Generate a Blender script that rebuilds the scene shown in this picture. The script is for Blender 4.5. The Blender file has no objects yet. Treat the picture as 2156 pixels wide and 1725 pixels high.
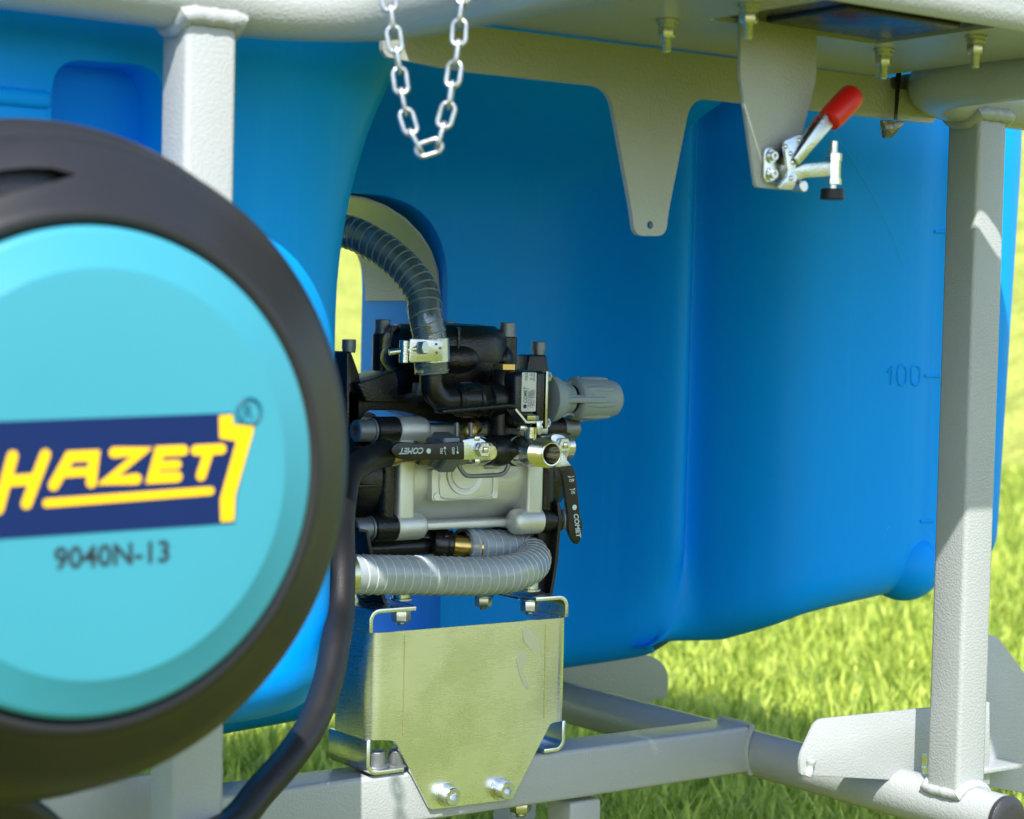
import bpy, bmesh, math, random
from mathutils import Vector, Matrix
random.seed(7)
V = Vector
SC = bpy.context.scene
COL = SC.collection
S = 0.8                       # design units -> metres
# ------------------------------------------------------------------ camera
FPX = 4192.0                  # focal length in pixels of a 2156 px wide frame
CAM = V((0, 0, .85))
_a, _p, _r = math.radians(54), math.radians(2.28), .024
_f0 = V((math.cos(_a), math.sin(_a), 0)); _r0 = V((math.sin(_a), -math.cos(_a), 0))
FW = _f0*math.cos(_p)+V((0, 0, -math.sin(_p))); _u0 = _r0.cross(FW)
RT = _r0*math.cos(_r)+_u0*math.sin(_r); UP = _u0*math.cos(_r)-_r0*math.sin(_r)
cd = bpy.data.cameras.new('camera'); co = bpy.data.objects.new('camera', cd); COL.objects.link(co)
M = Matrix.Identity(4)
for i in range(3):
    M[i][0], M[i][1], M[i][2], M[i][3] = RT[i], UP[i], -FW[i], CAM[i]*S
co.matrix_world = M
cd.sensor_width = 36; cd.lens = FPX/2156*36; cd.clip_start = .02; cd.clip_end = 900
cd.dof.use_dof = True; cd.dof.focus_distance = 2.36*S; cd.dof.aperture_fstop = 8.0
SC.camera = co
# ------------------------------------------------------------------ sky, sun, exposure
SUN_EL = math.radians(50); sun_h = V((-.57, -.822, 0)).normalized()
to_sun = sun_h*math.cos(SUN_EL)+V((0, 0, math.sin(SUN_EL)))
w = bpy.data.worlds.new('World'); SC.world = w; w.use_nodes = True
nt = w.node_tree; bg = nt.nodes['Background']
sky = nt.nodes.new('ShaderNodeTexSky'); sky.sky_type = 'NISHITA'; sky.sun_disc = False
sky.sun_elevation = SUN_EL; sky.sun_rotation = math.atan2(to_sun.x, to_sun.y)
nt.links.new(sky.outputs[0], bg.inputs[0]); bg.inputs[1].default_value = .14
sd = bpy.data.lights.new('sun', 'SUN'); sd.energy = 3.3; sd.angle = math.radians(.53); sd.color = (1, .96, .90)
so = bpy.data.objects.new('sun', sd); COL.objects.link(so); so.location = to_sun*20
so.rotation_euler = (-to_sun).to_track_quat('-Z', 'Y').to_euler()
SC.view_settings.view_transform = 'Standard'; SC.view_settings.look = 'None'
SC.view_settings.exposure = 1.24; SC.view_settings.gamma = 1
SC.render.engine = 'CYCLES'
SC.cycles.use_denoising = True
SC.cycles.max_bounces = 10; SC.cycles.transparent_max_bounces = 16; SC.cycles.caustics_reflective = False; SC.cycles.caustics_refractive = False

# ------------------------------------------------------------------ pixel -> place helpers (pixels give directions; the plane gives distance)
def ray(x, y): return FW+RT*((x-1078)/FPX)-UP*((y-862.5)/FPX)
def on(x, y, ax, v):
    d = ray(x, y); return CAM+d*((v-CAM[ax])/d[ax])
def oX(q, v): return on(q[0], q[1], 0, v)
def oY(q, v): return on(q[0], q[1], 1, v)
def oZ(q, v): return on(q[0], q[1], 2, v)
def oD(q, t): return CAM+ray(*q)*t
_CR = {1: (1300, 1200, 1.5685), 2: (1300, 2050, 1.40545), 3: (2600, 0, 1.44118), 4: (1400, 0, 1.43769), 5: (0, 0, 1.23214),
       6: (0, 1400, .91929), 7: (2600, 2100, 1.44118), 8: (3000, 700, 1.07847), 9: (3000, 300, 3.136)}
def cr(n, x, y):
    a, b, s = _CR[n]; return ((a+x/s)*.52637, (b+y/s)*.52637)
def W(n, x, y, Y): return oY(cr(n, x, y), Y)

# ------------------------------------------------------------------ materials
def mat(name, col, rough=.5, metal=0., spec=.5, bump=0., bscale=200., detail=2., var=0., vscale=8., rvar=0., coat=0., sss=0., bdist=.001, blo=.35, bhi=.65):
    m = bpy.data.materials.new(name); m.use_nodes = True; n = m.node_tree; N = n.nodes; L = n.links
    b = N['Principled BSDF']
    b.inputs['Base Color'].default_value = (*col, 1); b.inputs['Roughness'].default_value = rough
    b.inputs['Metallic'].default_value = metal; b.inputs['Specular IOR Level'].default_value = spec
    if coat: b.inputs['Coat Weight'].default_value = coat; b.inputs['Coat Roughness'].default_value = .14
    tc = N.new('ShaderNodeTexCoord')
    if var or rvar:
        ns = N.new('ShaderNodeTexNoise'); ns.inputs['Scale'].default_value = vscale; ns.inputs['Detail'].default_value = 5
        L.new(tc.outputs['Object'], ns.inputs['Vector'])
        if var:
            mx = N.new('ShaderNodeMix'); mx.data_type = 'RGBA'
            mx.inputs[6].default_value = (*[c*(1-var) for c in col], 1); mx.inputs[7].default_value = (*[min(1, c*(1+var)) for c in col], 1)
            L.new(ns.outputs['Fac'], mx.inputs[0]); L.new(mx.outputs[2], b.inputs['Base Color'])
        if rvar:
            mr = N.new('ShaderNodeMapRange'); mr.inputs[1].default_value = .3; mr.inputs[2].default_value = .7
            mr.inputs[3].default_value = max(0, rough-rvar); mr.inputs[4].default_value = rough+rvar
            L.new(ns.outputs['Fac'], mr.inputs[0]); L.new(mr.outputs[0], b.inputs['Roughness'])
    if bump:
        nb = N.new('ShaderNodeTexNoise'); nb.inputs['Scale'].default_value = bscale; nb.inputs['Detail'].default_value = detail
        L.new(tc.outputs['Object'], nb.inputs['Vector'])
        mr = N.new('ShaderNodeMapRange'); mr.interpolation_type = 'SMOOTHSTEP'; mr.inputs[1].default_value = blo; mr.inputs[2].default_value = bhi
        L.new(nb.outputs['Fac'], mr.inputs[0])
        bp = N.new('ShaderNodeBump'); bp.inputs['Strength'].default_value = bump; bp.inputs['Distance'].default_value = bdist
        L.new(mr.outputs[0], bp.inputs['Height']); L.new(bp.outputs[0], b.inputs['Normal'])
    return m
MT = {}
MT['paint'] = mat('grey_powder_coat', (.365, .385, .385), .22, 0, .5, .36, 430, 1.5, .05, 14, bdist=.0005)
MT['tank'] = mat('blue_polyethylene', (.0, .34, .98), .42, 0, .13, .10, 190, 3, .05, 5, .06, bdist=.0005)
def streak(m):
    n = m.node_tree; N = n.nodes; L = n.links; b = N['Principled BSDF']; tc = N.new('ShaderNodeTexCoord'); mp = N.new('ShaderNodeMapping'); mp.inputs['Scale'].default_value = (70, 70, 2.5)
    L.new(tc.outputs['Object'], mp.inputs[0]); ns = N.new('ShaderNodeTexNoise'); ns.inputs['Scale'].default_value = 1; ns.inputs['Detail'].default_value = 6; L.new(mp.outputs[0], ns.inputs['Vector'])
    mr = N.new('ShaderNodeMapRange'); mr.inputs[1].default_value = .56; mr.inputs[2].default_value = .78; mr.inputs[3].default_value = 0; mr.inputs[4].default_value = .5; L.new(ns.outputs['Fac'], mr.inputs[0])
    mx = N.new('ShaderNodeMix'); mx.data_type = 'RGBA'; src = b.inputs['Base Color'].links[0].from_socket; L.new(mr.outputs[0], mx.inputs[0]); L.new(src, mx.inputs[6]); mx.inputs[7].default_value = (.01, .40, .98, 1); L.new(mx.outputs[2], b.inputs['Base Color'])
streak(MT['tank'])
def add_translucent(m, col, f):
    n = m.node_tree; N = n.nodes; L = n.links; t = N.new('ShaderNodeBsdfTranslucent'); t.inputs[0].default_value = (*col, 1)
    mx = N.new('ShaderNodeMixShader'); mx.inputs[0].default_value = f; L.new(N['Principled BSDF'].outputs[0], mx.inputs[1]); L.new(t.outputs[0], mx.inputs[2]); L.new(mx.outputs[0], N['Material Output'].inputs[0])
add_translucent(MT['tank'], (.0, .42, 1.0), .08)
MT['black'] = mat('black_plastic', (.007, .0072, .008), .28, 0, .5, .25, 700, 2, .2, 30, .08, bdist=.0003)
MT['blackcast'] = mat('black_painted_casting', (.007, .007, .0075), .27, 0, .5, .4, 500, 3, .2, 30, .08, bdist=.0004)
MT['reelblack'] = mat('black_reel_housing', (.015, .015, .0165), .40, 0, .4, .15, 400, 2, .12, 12, .05, bdist=.0003)
MT['rubber'] = mat('black_rubber_hose', (.010, .010, .011), .45, 0, .4, .2, 600, 2, .15, 30, .06, bdist=.0003)
MT['cyan'] = mat('light_blue_plastic', (.04, .26, .34), .38, 0, .4, .06, 300, 2, .04, 6, .05, bdist=.0003)
MT['navy'] = mat('navy_print', (.006, .018, .085), .55, 0, .12, var=.08)
MT['yellow'] = mat('yellow_print', (.85, .50, .0), .45, 0, .35, var=.05)
MT['ink'] = mat('black_print', (.012, .018, .025), .5)
MT['teal_ink'] = mat('dark_teal_print', (.0, .10, .16), .5)
MT['white_ink'] = mat('pale_print', (.62, .72, .74), .5)
MT['alu'] = mat('cast_aluminium', (.78, .79, .75), .36, .65, .5, .4, 1000, 3, .08, 40, .06, bdist=.0004)
MT['zinc'] = mat('zinc_plated_steel', (.66, .69, .70), .28, 1, .5, .25, 500, 2, .1, 60, .1, bdist=.0002)
MT['chain'] = mat('dull_zinc_chain', (.50, .52, .53), .33, 1, .5, .3, 400, 2, .2, 120, .1, bdist=.0002)
MT['dullscrew'] = mat('grey_coated_screw', (.24, .26, .27), .45, .7, .5, .4, 900, 2, .15, 90, .08, bdist=.0002)
MT['nickel'] = mat('nickel_plated_brass', (.72, .70, .63), .16, 1, .5, .15, 400, 2, .06, 60, .06, bdist=.0002)
MT['brass'] = mat('brass', (.62, .42, .13), .3, 1, .5, .15, 400, 2, .15, 60, .08, bdist=.0002)
MT['yzinc'] = mat('yellow_passivated_zinc', (.60, .61, .46), .3, 1, .5, .1, 400, 2, .1, 60, .08, bdist=.0002)
MT['reggrey'] = mat('grey_plastic', (.27, .32, .35), .5, 0, .4, .2, 900, 2, .05, 40, bdist=.0002)
MT['red'] = mat('red_dipped_plastic', (.70, .015, .01), .35, 0, .5)
MT['label'] = mat('silver_label', (.62, .65, .66), .4, .3, .5)
MT['capblack'] = mat('end_cap_plastic', (.03, .03, .032), .38, 0, .5, .3, 500, 3, bdist=.0004)
def sheet_mat():
    m = mat('galvanised_sheet', (.58, .57, .47), .3, 1, .5); n = m.node_tree; N = n.nodes; L = n.links; b = N['Principled BSDF']
    tc = N.new('ShaderNodeTexCoord'); mp = N.new('ShaderNodeMapping'); mp.inputs['Rotation'].default_value = (0, .3, 0)
    mp.inputs['Scale'].default_value = (40, 40, 1100)
    L.new(tc.outputs['Object'], mp.inputs[0]); ns = N.new('ShaderNodeTexNoise'); ns.inputs['Scale'].default_value = 1; ns.inputs['Detail'].default_value = 4
    L.new(mp.outputs[0], ns.inputs['Vector'])
    n2 = N.new('ShaderNodeTexNoise'); n2.inputs['Scale'].default_value = 14; n2.inputs['Detail'].default_value = 6; L.new(tc.outputs['Object'], n2.inputs['Vector'])
    ad = N.new('ShaderNodeMath'); ad.operation = 'MULTIPLY_ADD'; ad.inputs[1].default_value = .10; ad.inputs[2].default_value = .0
    L.new(n2.outputs['Fac'], ad.inputs[0]); a2 = N.new('ShaderNodeMath'); a2.operation = 'MULTIPLY_ADD'; a2.inputs[1].default_value = .07; L.new(ns.outputs['Fac'], a2.inputs[0]); L.new(ad.outputs[0], a2.inputs[2])
    a3 = N.new('ShaderNodeMath'); a3.operation = 'ADD'; a3.inputs[1].default_value = .19; L.new(a2.outputs[0], a3.inputs[0]); L.new(a3.outputs[0], b.inputs['Roughness'])
    rp_ = N.new('ShaderNodeValToRGB'); rp_.color_ramp.elements[0].position = .42; rp_.color_ramp.elements[0].color = (.76, .78, .80, 1)
    rp_.color_ramp.elements[1].position = .56; rp_.color_ramp.elements[1].color = (.86, .88, .90, 1)
    L.new(n2.outputs['Fac'], rp_.inputs[0]); L.new(rp_.outputs[0], b.inputs['Base Color'])
    bp = N.new('ShaderNodeBump'); bp.inputs['Strength'].default_value = .02; bp.inputs['Distance'].default_value = .0003
    L.new(ns.outputs['Fac'], bp.inputs['Height']); L.new(bp.outputs[0], b.inputs['Normal'])
    return m
MT['sheet'] = sheet_mat()
MT['sheetedge'] = mat('cut_sheet_edge', (.70, .68, .42), .35, 1, .5)
MT['stain'] = mat('dried_fluid_stain', (.70, .71, .68), .38, 1)
def clear_mat(name, tint, mixv, rough=.12, trans=(.9, .95, .97)):
    m = bpy.data.materials.new(name); m.use_nodes = True; n = m.node_tree; N = n.nodes; L = n.links
    b = N['Principled BSDF']; out = N['Material Output']
    b.inputs['Base Color'].default_value = (*tint, 1); b.inputs['Roughness'].default_value = .3; b.inputs['Specular IOR Level'].default_value = .4
    tr = N.new('ShaderNodeBsdfTransparent'); tr.inputs[0].default_value = (*trans, 1)
    tl = N.new('ShaderNodeBsdfTranslucent'); tl.inputs[0].default_value = (*tint, 1)
    m1 = N.new('ShaderNodeMixShader'); m1.inputs[0].default_value = .4; L.new(b.outputs[0], m1.inputs[1]); L.new(tl.outputs[0], m1.inputs[2])
    lw = N.new('ShaderNodeLayerWeight'); lw.inputs[0].default_value = .3
    mr = N.new('ShaderNodeMapRange'); mr.inputs[3].default_value = mixv; mr.inputs[4].default_value = min(1, mixv+.35); L.new(lw.outputs['Facing'], mr.inputs[0])
    m2 = N.new('ShaderNodeMixShader'); L.new(mr.outputs[0], m2.inputs[0]); L.new(tr.outputs[0], m2.inputs[1]); L.new(m1.outputs[0], m2.inputs[2])
    gl = N.new('ShaderNodeBsdfGlossy'); gl.inputs['Roughness'].default_value = rough
    fr = N.new('ShaderNodeFresnel'); fr.inputs[0].default_value = 1.65
    ns = N.new('ShaderNodeTexNoise'); ns.inputs['Scale'].default_value = 90; tc = N.new('ShaderNodeTexCoord'); L.new(tc.outputs['Object'], ns.inputs['Vector'])
    bp = N.new('ShaderNodeBump'); bp.inputs['Strength'].default_value = .35; bp.inputs['Distance'].default_value = .002; L.new(ns.outputs['Fac'], bp.inputs['Height']); L.new(bp.outputs[0], gl.inputs['Normal'])
    m3 = N.new('ShaderNodeMixShader'); L.new(fr.outputs[0], m3.inputs[0]); L.new(m2.outputs[0], m3.inputs[1]); L.new(gl.outputs[0], m3.inputs[2])
    L.new(m3.outputs[0], out.inputs[0])
    return m
MT['clear'] = clear_mat('clear_ribbed_hose', (.84, .94, 1.0), .5, .04)
MT['clear2'] = clear_mat('smoky_clear_hose', (.46, .58, .62), .2, .04)
MT['bag'] = clear_mat('clear_plastic_bag', (.8, .85, .88), .05, .1)
MT['rib'] = clear_mat('hose_spiral', (.97, 1.0, 1.0), .9, .1)
MT['rib2'] = clear_mat('hose_spiral_smoky', (.55, .64, .68), .55, .1)

# ------------------------------------------------------------------ mesh helpers
def basis(ax):
    ax = V(ax).normalized(); t = V((0, 0, 1)) if abs(ax.z) < .9 else V((1, 0, 0))
    u = t.cross(ax).normalized(); return u, ax.cross(u), ax
def thing(name, label, cat, base, group=None):
    o = bpy.data.objects.new(name, None); COL.objects.link(o); o.location = V(base)*S; o.empty_display_size = .05
    o['label'] = label; o['category'] = cat
    if group: o['group'] = group
    return o
class B:
    """collects shapes in design units; build() links them as one mesh object"""
    def __init__(s): s.bm = bmesh.new()
    def _add(s, t, bev=0, seg=2, ang=35):
        if bev:
            bmesh.ops.recalc_face_normals(t, faces=t.faces)
            es = [e for e in t.edges if len(e.link_faces) == 2 and e.calc_face_angle(0) > math.radians(ang)]
            bmesh.ops.bevel(t, geom=es, offset=bev, segments=seg, profile=.5, affect='EDGES', clamp_overlap=True)
        me = bpy.data.meshes.new('tmp'); t.to_mesh(me); t.free(); s.bm.from_mesh(me); bpy.data.meshes.remove(me); return s
    def box(s, c, size, bev=0, rot=None, seg=2):
        t = bmesh.new(); bmesh.ops.create_cube(t, size=1)
        for v in t.verts:
            p = V((v.co.x*size[0], v.co.y*size[1], v.co.z*size[2])); v.co = V(c)+(rot @ p if rot else p)
        return s._add(t, bev, seg)
    def prism(s, pts, ext, bev=0, seg=2, ang=35):
        t = bmesh.new(); pts = [V(p) for p in pts]; ext = V(ext)
        a = [t.verts.new(p) for p in pts]; b = [t.verts.new(p+ext) for p in pts]; n = len(pts)
        t.faces.new(a); t.faces.new(b[::-1])
        for i in range(n): t.faces.new((a[i], b[i], b[(i+1) % n], a[(i+1) % n]))
        bmesh.ops.recalc_face_normals(t, faces=t.faces); return s._add(t, bev, seg, ang)
    def lathe(s, prof, o, ax, n=32, cap=True, ph=0):
        """prof: (radius, distance along axis)"""
        u, v, a = basis(ax); t = bmesh.new(); o = V(o); rows = []
        for r, h in prof:
            rows.append([t.verts.new(o+a*h+(u*math.cos(ph+2*math.pi*k/n)+v*math.sin(ph+2*math.pi*k/n))*max(r, 1e-5)) for k in range(n)])
        for i in range(len(rows)-1):
            for k in range(n): t.faces.new((rows[i][k], rows[i][(k+1) % n], rows[i+1][(k+1) % n], rows[i+1][k]))
        if cap: t.faces.new(rows[0][::-1]); t.faces.new(rows[-1])
        bmesh.ops.recalc_face_normals(t, faces=t.faces); return s._add(t)
    def cyl(s, p0, p1, r, r1=None, n=24, ch=0):
        p0, p1 = V(p0), V(p1); h = (p1-p0).length; r1 = r if r1 is None else r1
        pr = [(r, 0), (r1, h)] if not ch else [(r-ch, 0), (r, ch), (r1, h-ch), (r1-ch, h)]
        return s.lathe(pr, p0, p1-p0, n)
    def tube(s, path, r, n=16, cap=True, closed=False):
        path = [V(p) for p in path]; t = bmesh.new(); m = len(path); rows = []; pu = None
        for i, p in enumerate(path):
            if closed: d = path[(i+1) % m]-path[i-1]
            else: d = path[min(i+1, m-1)]-path[max(i-1, 0)]
            d.normalize()
            if pu is None: u = basis(d)[0]
            else:
                u = pu-d*pu.dot(d); u.normalize()
            pu = u; v = d.cross(u); rr = r(i/(m-1)) if callable(r) else r
            rows.append([t.verts.new(p+(u*math.cos(2*math.pi*k/n)+v*math.sin(2*math.pi*k/n))*rr) for k in range(n)])
        for i in range(m if closed else m-1):
            A, C = rows[i], rows[(i+1) % m]
            for k in range(n): t.faces.new((A[k], A[(k+1) % n], C[(k+1) % n], C[k]))
        if cap and not closed: t.faces.new(rows[0][::-1]); t.faces.new(rows[-1])
        bmesh.ops.recalc_face_normals(t, faces=t.faces); return s._add(t)
    def ell(s, c, rad, n=16, rot=None):
        t = bmesh.new(); bmesh.ops.create_uvsphere(t, u_segments=n, v_segments=n//2+2, radius=1)
        for v in t.verts:
            p = V((v.co.x*rad[0], v.co.y*rad[1], v.co.z*rad[2])); v.co = V(c)+(rot @ p if rot else p)
        return s._add(t)
    def strip(s, pts, th, ext, bev=0):
        """bent sheet: polyline of points (planar), thickness th to the left in plane perpendicular to ext"""
        pts = [V(p) for p in pts]; e = V(ext).normalized(); off = []
        for i, p in enumerate(pts):
            d = (pts[min(i+1, len(pts)-1)]-pts[max(i-1, 0)]).normalized(); off.append(p+e.cross(d).normalized()*th)
        t = bmesh.new(); n = len(pts); ext = V(ext)
        q = [[t.verts.new(x) for x in r] for r in (pts, off, [x+ext for x in off], [x+ext for x in pts])]
        for k in range(4):
            for i in range(n-1): t.faces.new((q[k][i], q[k][i+1], q[(k+1) % 4][i+1], q[(k+1) % 4][i]))
        for i in (0, n-1): t.faces.new([q[k][i] for k in range(4)])
        bmesh.ops.recalc_face_normals(t, faces=t.faces); return s._add(t, bev, 2, 60)
    def socket(s, o, ax, r, h, hexr, depth, n=24):
        """cap-screw head with hexagon socket"""
        u, v, a = basis(ax); o = V(o); t = bmesh.new(); ch = r*.1
        def ring(rr, hh): return [t.verts.new(o+a*hh+(u*math.cos(2*math.pi*k/n)+v*math.sin(2*math.pi*k/n))*rr) for k in range(n)]
        def hx(hh):
            out = []
            for k in range(n):
                an = 2*math.pi*k/n; rr = hexr*math.cos(math.pi/6)/math.cos((an % (math.pi/3))-math.pi/6)
                out.append(t.verts.new(o+a*hh+(u*math.cos(an)+v*math.sin(an))*rr))
            return out
        rows = [ring(r, 0), ring(r, h-ch), ring(r-ch, h), hx(h), hx(h-depth)]
        for i in range(4):
            for k in range(n): t.faces.new((rows[i][k], rows[i][(k+1) % n], rows[i+1][(k+1) % n], rows[i+1][k]))
        t.faces.new(rows[0][::-1]); t.faces.new(rows[-1])
        bmesh.ops.recalc_face_normals(t, faces=t.faces); return s._add(t)
    def nut(s, o, ax, r, h, stud=0, sr=.5, washer=0):
        a = V(ax).normalized(); o = V(o)
        if washer: s.cyl(o, o+a*.0018, r*1.22, n=28, ch=.0003); o = o+a*.0018
        s.lathe([(r*.93, 0), (r, h*.12), (r, h*.85), (r*.9, h), (r*sr*1.05, h)], o, a, 6)
        if stud:
            pr = [(r*sr, 0)]; k = int(max(3, stud/.0016))
            for i in range(k): pr += [(r*sr, h+stud*i/k), (r*sr*.86, h+stud*(i+.5)/k)]
            pr += [(r*sr*.7, h+stud)]; s.lathe(pr, o, a, 16)
        return s
    def build(s, name, m, parent=None, smooth=38, label=None, cat=None, group=None, kind=None):
        base = V(parent_base(parent)) if parent else V((0, 0, 0))
        bm = s.bm
        if not parent and bm.verts:
            lo = [min(v.co[i] for v in bm.verts) for i in range(3)]; hi = [max(v.co[i] for v in bm.verts) for i in range(3)]
            base = V(((lo[0]+hi[0])/2, (lo[1]+hi[1])/2, lo[2]))*S
        for v in bm.verts: v.co = v.co*S-base
        me = bpy.data.meshes.new(name); bm.to_mesh(me); bm.free()
        for p in me.polygons: p.use_smooth = True
        me.set_sharp_from_angle(angle=math.radians(smooth))
        me.materials.append(MT[m] if isinstance(m, str) else m)
        o = bpy.data.objects.new(name, me); COL.objects.link(o)
        if parent: o.parent = parent
        else: o.location = base
        if label: o['label'] = label
        if cat: o['category'] = cat
        if group: o['group'] = group
        if kind: o['kind'] = kind
        return o
def parent_base(p):
    b = V((0, 0, 0))
    while p: b = b+p.location; p = p.parent
    return b
def rp(pts, r, seg=5):
    """round the corners of a polygon of 3-D points; r a number or list"""
    out = []; n = len(pts); pts = [V(p) for p in pts]
    for i in range(n):
        rr = r[i] if isinstance(r, (list, tuple)) else r
        p, a, b = pts[i], pts[i-1], pts[(i+1) % n]
        d1, d2 = (a-p), (b-p); l1, l2 = d1.length, d2.length
        k = min(rr, l1*.45, l2*.45)
        if k < 1e-5: out.append(p); continue
        A, C = p+d1.normalized()*k, p+d2.normalized()*k
        for j in range(seg+1):
            t = j/seg; out.append(A*(1-t)**2+p*2*t*(1-t)+C*t*t)
    return out
def smooth_path(pts, n=8):
    pts = [V(p) for p in pts]; P = [pts[0]*2-pts[1]]+pts+[pts[-1]*2-pts[-2]]; out = []
    for i in range(1, len(P)-2):
        for j in range(n):
            t = j/n; a, b, c, d = P[i-1], P[i], P[i+1], P[i+2]
            out.append(.5*((2*b)+(c-a)*t+(2*a-5*b+4*c-d)*t*t+(3*b-a-3*c+d)*t**3))
    out.append(pts[-1]); return out
def text(name, st, o, ex, ey, size, m, parent, depth=.0004, shear=0, outline=0, fit=None, bold=0):
    cu = bpy.data.curves.new('t', 'FONT'); cu.body = st; cu.size = size; cu.shear = shear; cu.resolution_u = 3
    if outline: cu.fill_mode = 'NONE'; cu.bevel_depth = outline; cu.bevel_resolution = 0
    if bold: cu.offset = bold
    ob = bpy.data.objects.new('t', cu); COL.objects.link(ob)
    dg = bpy.context.evaluated_depsgraph_get(); me = bpy.data.meshes.new_from_object(ob.evaluated_get(dg))
    bpy.data.objects.remove(ob); bpy.data.curves.remove(cu)
    ex, ey = V(ex).normalized(), V(ey).normalized(); nn = ex.cross(ey)
    xs = [v.co.x for v in me.vertices]; kx = fit/(max(xs)-min(xs)) if fit else 1; x0 = min(xs)
    base = parent_base(parent)
    for v in me.vertices:
        c = v.co.copy(); v.co = (V(o)+ex*((c.x-x0)*kx)+ey*c.y+nn*(depth+c.z))*S-base
    me.materials.clear(); me.materials.append(MT[m]); ob = bpy.data.objects.new(name, me); COL.objects.link(ob); ob.parent = parent
    return ob
def stroke(b, pts, wd, nrm, h):
    """flat stroke with round ends, raised h"""
    pts = [V(p) for p in pts]; n = V(nrm).normalized(); L, R = [], []
    m = len(pts)
    for i, p in enumerate(pts):
        d0 = (pts[i]-pts[i-1]).normalized() if i else (pts[1]-pts[0]).normalized()
        d1 = (pts[i+1]-pts[i]).normalized() if i < m-1 else d0
        s0, s1 = n.cross(d0), n.cross(d1); k = (s0+s1).normalized(); f = 1/max(.45, k.dot(s0))
        L.append(p+k*wd*.5*f+n*h); R.append(p-k*wd*.5*f+n*h)
    t = bmesh.new()
    vl = [t.verts.new(x) for x in L]; vr = [t.verts.new(x) for x in R]
    for i in range(m-1): t.faces.new((vl[i], vl[i+1], vr[i+1], vr[i]))
    for i, sgn in ((0, -1), (m-1, 1)):
        c = pts[i]+n*h; d = ((pts[1]-pts[0]) if i == 0 else (pts[-1]-pts[-2])).normalized()*sgn; sd_ = (L[i]-c)
        arc = [t.verts.new(c+sd_*math.cos(a)+d*wd*.5*math.sin(a)) for a in [math.pi*j/8 for j in range(1, 8)]]
        t.faces.new([vl[i]]+arc+[vr[i]])
    bmesh.ops.recalc_face_normals(t, faces=t.faces); b._add(t)
def hose_rib(path, r, pitch, wr, n=5):
    """helix round a path"""
    path = [V(p) for p in path]; out = []; L = [0]
    for a, b in zip(path, path[1:]): L.append(L[-1]+(b-a).length)
    tot = L[-1]; steps = int(tot/pitch*14); pu = None; j = 0
    for k in range(steps+1):
        s_ = tot*k/steps
        while j < len(L)-2 and L[j+1] < s_: j += 1
        f = (s_-L[j])/max(1e-6, L[j+1]-L[j]); p = path[j].lerp(path[j+1], f)
        d = (path[min(j+2, len(path)-1)]-path[max(j-1, 0)]).normalized()
        u = basis(d)[0] if pu is None else (pu-d*pu.dot(d)).normalized(); pu = u; v = d.cross(u); an = 2*math.pi*s_/pitch
        out.append(p+(u*math.cos(an)+v*math.sin(an))*r)
    return out

# ================================================================== SETTING
def grass_ground_mat():
    m = mat('lawn', (.10, .15, .025), .9, 0, .2); n = m.node_tree; N = n.nodes; L = n.links; b = N['Principled BSDF']
    tc = N.new('ShaderNodeTexCoord'); a = N.new('ShaderNodeTexNoise'); a.inputs['Scale'].default_value = 2.2; a.inputs['Detail'].default_value = 8
    c = N.new('ShaderNodeTexNoise'); c.inputs['Scale'].default_value = 38; c.inputs['Detail'].default_value = 6; c.inputs['Roughness'].default_value = .7
    L.new(tc.outputs['Object'], a.inputs['Vector']); L.new(tc.outputs['Object'], c.inputs['Vector'])
    r = N.new('ShaderNodeValToRGB'); e = r.color_ramp.elements; e[0].position = .32; e[0].color = (.10, .13, .015, 1); e[1].position = .68; e[1].color = (.34, .36, .045, 1)
    k = e.new(.5); k.color = (.21, .24, .028, 1)
    mx = N.new('ShaderNodeMix'); mx.data_type = 'FLOAT'; mx.inputs[0].default_value = .55; L.new(a.outputs['Fac'], mx.inputs[2]); L.new(c.outputs['Fac'], mx.inputs[3])
    L.new(mx.outputs[0], r.inputs[0]); L.new(r.outputs[0], b.inputs['Base Color'])
    bp = N.new('ShaderNodeBump'); bp.inputs['Strength'].default_value = .8; bp.inputs['Distance'].default_value = .03; L.new(c.outputs['Fac'], bp.inputs['Height']); L.new(bp.outputs[0], b.inputs['Normal'])
    return m
def leaf_mat(name, dark, light, scale=3., trans=.35):
    m = bpy.data.materials.new(name); m.use_nodes = True; n = m.node_tree; N = n.nodes; L = n.links; b = N['Principled BSDF']; out = N['Material Output']
    g = N.new('ShaderNodeNewGeometry'); tc = N.new('ShaderNodeTexCoord'); a = N.new('ShaderNodeTexNoise'); a.inputs['Scale'].default_value = scale; a.inputs['Detail'].default_value = 4
    L.new(tc.outputs['Object'], a.inputs['Vector'])
    ad = N.new('ShaderNodeMath'); ad.operation = 'MULTIPLY_ADD'; ad.inputs[1].default_value = .55; L.new(g.outputs['Random Per Island'], ad.inputs[0])
    ml = N.new('ShaderNodeMath'); ml.operation = 'MULTIPLY'; ml.inputs[1].default_value = .5; L.new(a.outputs['Fac'], ml.inputs[0]); L.new(ml.outputs[0], ad.inputs[2])
    r = N.new('ShaderNodeValToRGB'); r.color_ramp.elements[0].position = .15; r.color_ramp.elements[0].color = (*dark, 1); r.color_ramp.elements[1].position = .85; r.color_ramp.elements[1].color = (*light, 1)
    L.new(ad.outputs[0], r.inputs[0]); L.new(r.outputs[0], b.inputs['Base Color']); b.inputs['Roughness'].default_value = .45; b.inputs['Specular IOR Level'].default_value = .35
    t = N.new('ShaderNodeBsdfTranslucent'); L.new(r.outputs[0], t.inputs[0]); mx = N.new('ShaderNodeMixShader'); mx.inputs[0].default_value = trans
    L.new(b.outputs[0], mx.inputs[1]); L.new(t.outputs[0], mx.inputs[2]); L.new(mx.outputs[0], out.inputs[0])
    return m
gm = bpy.data.meshes.new('ground'); q = 420
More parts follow.
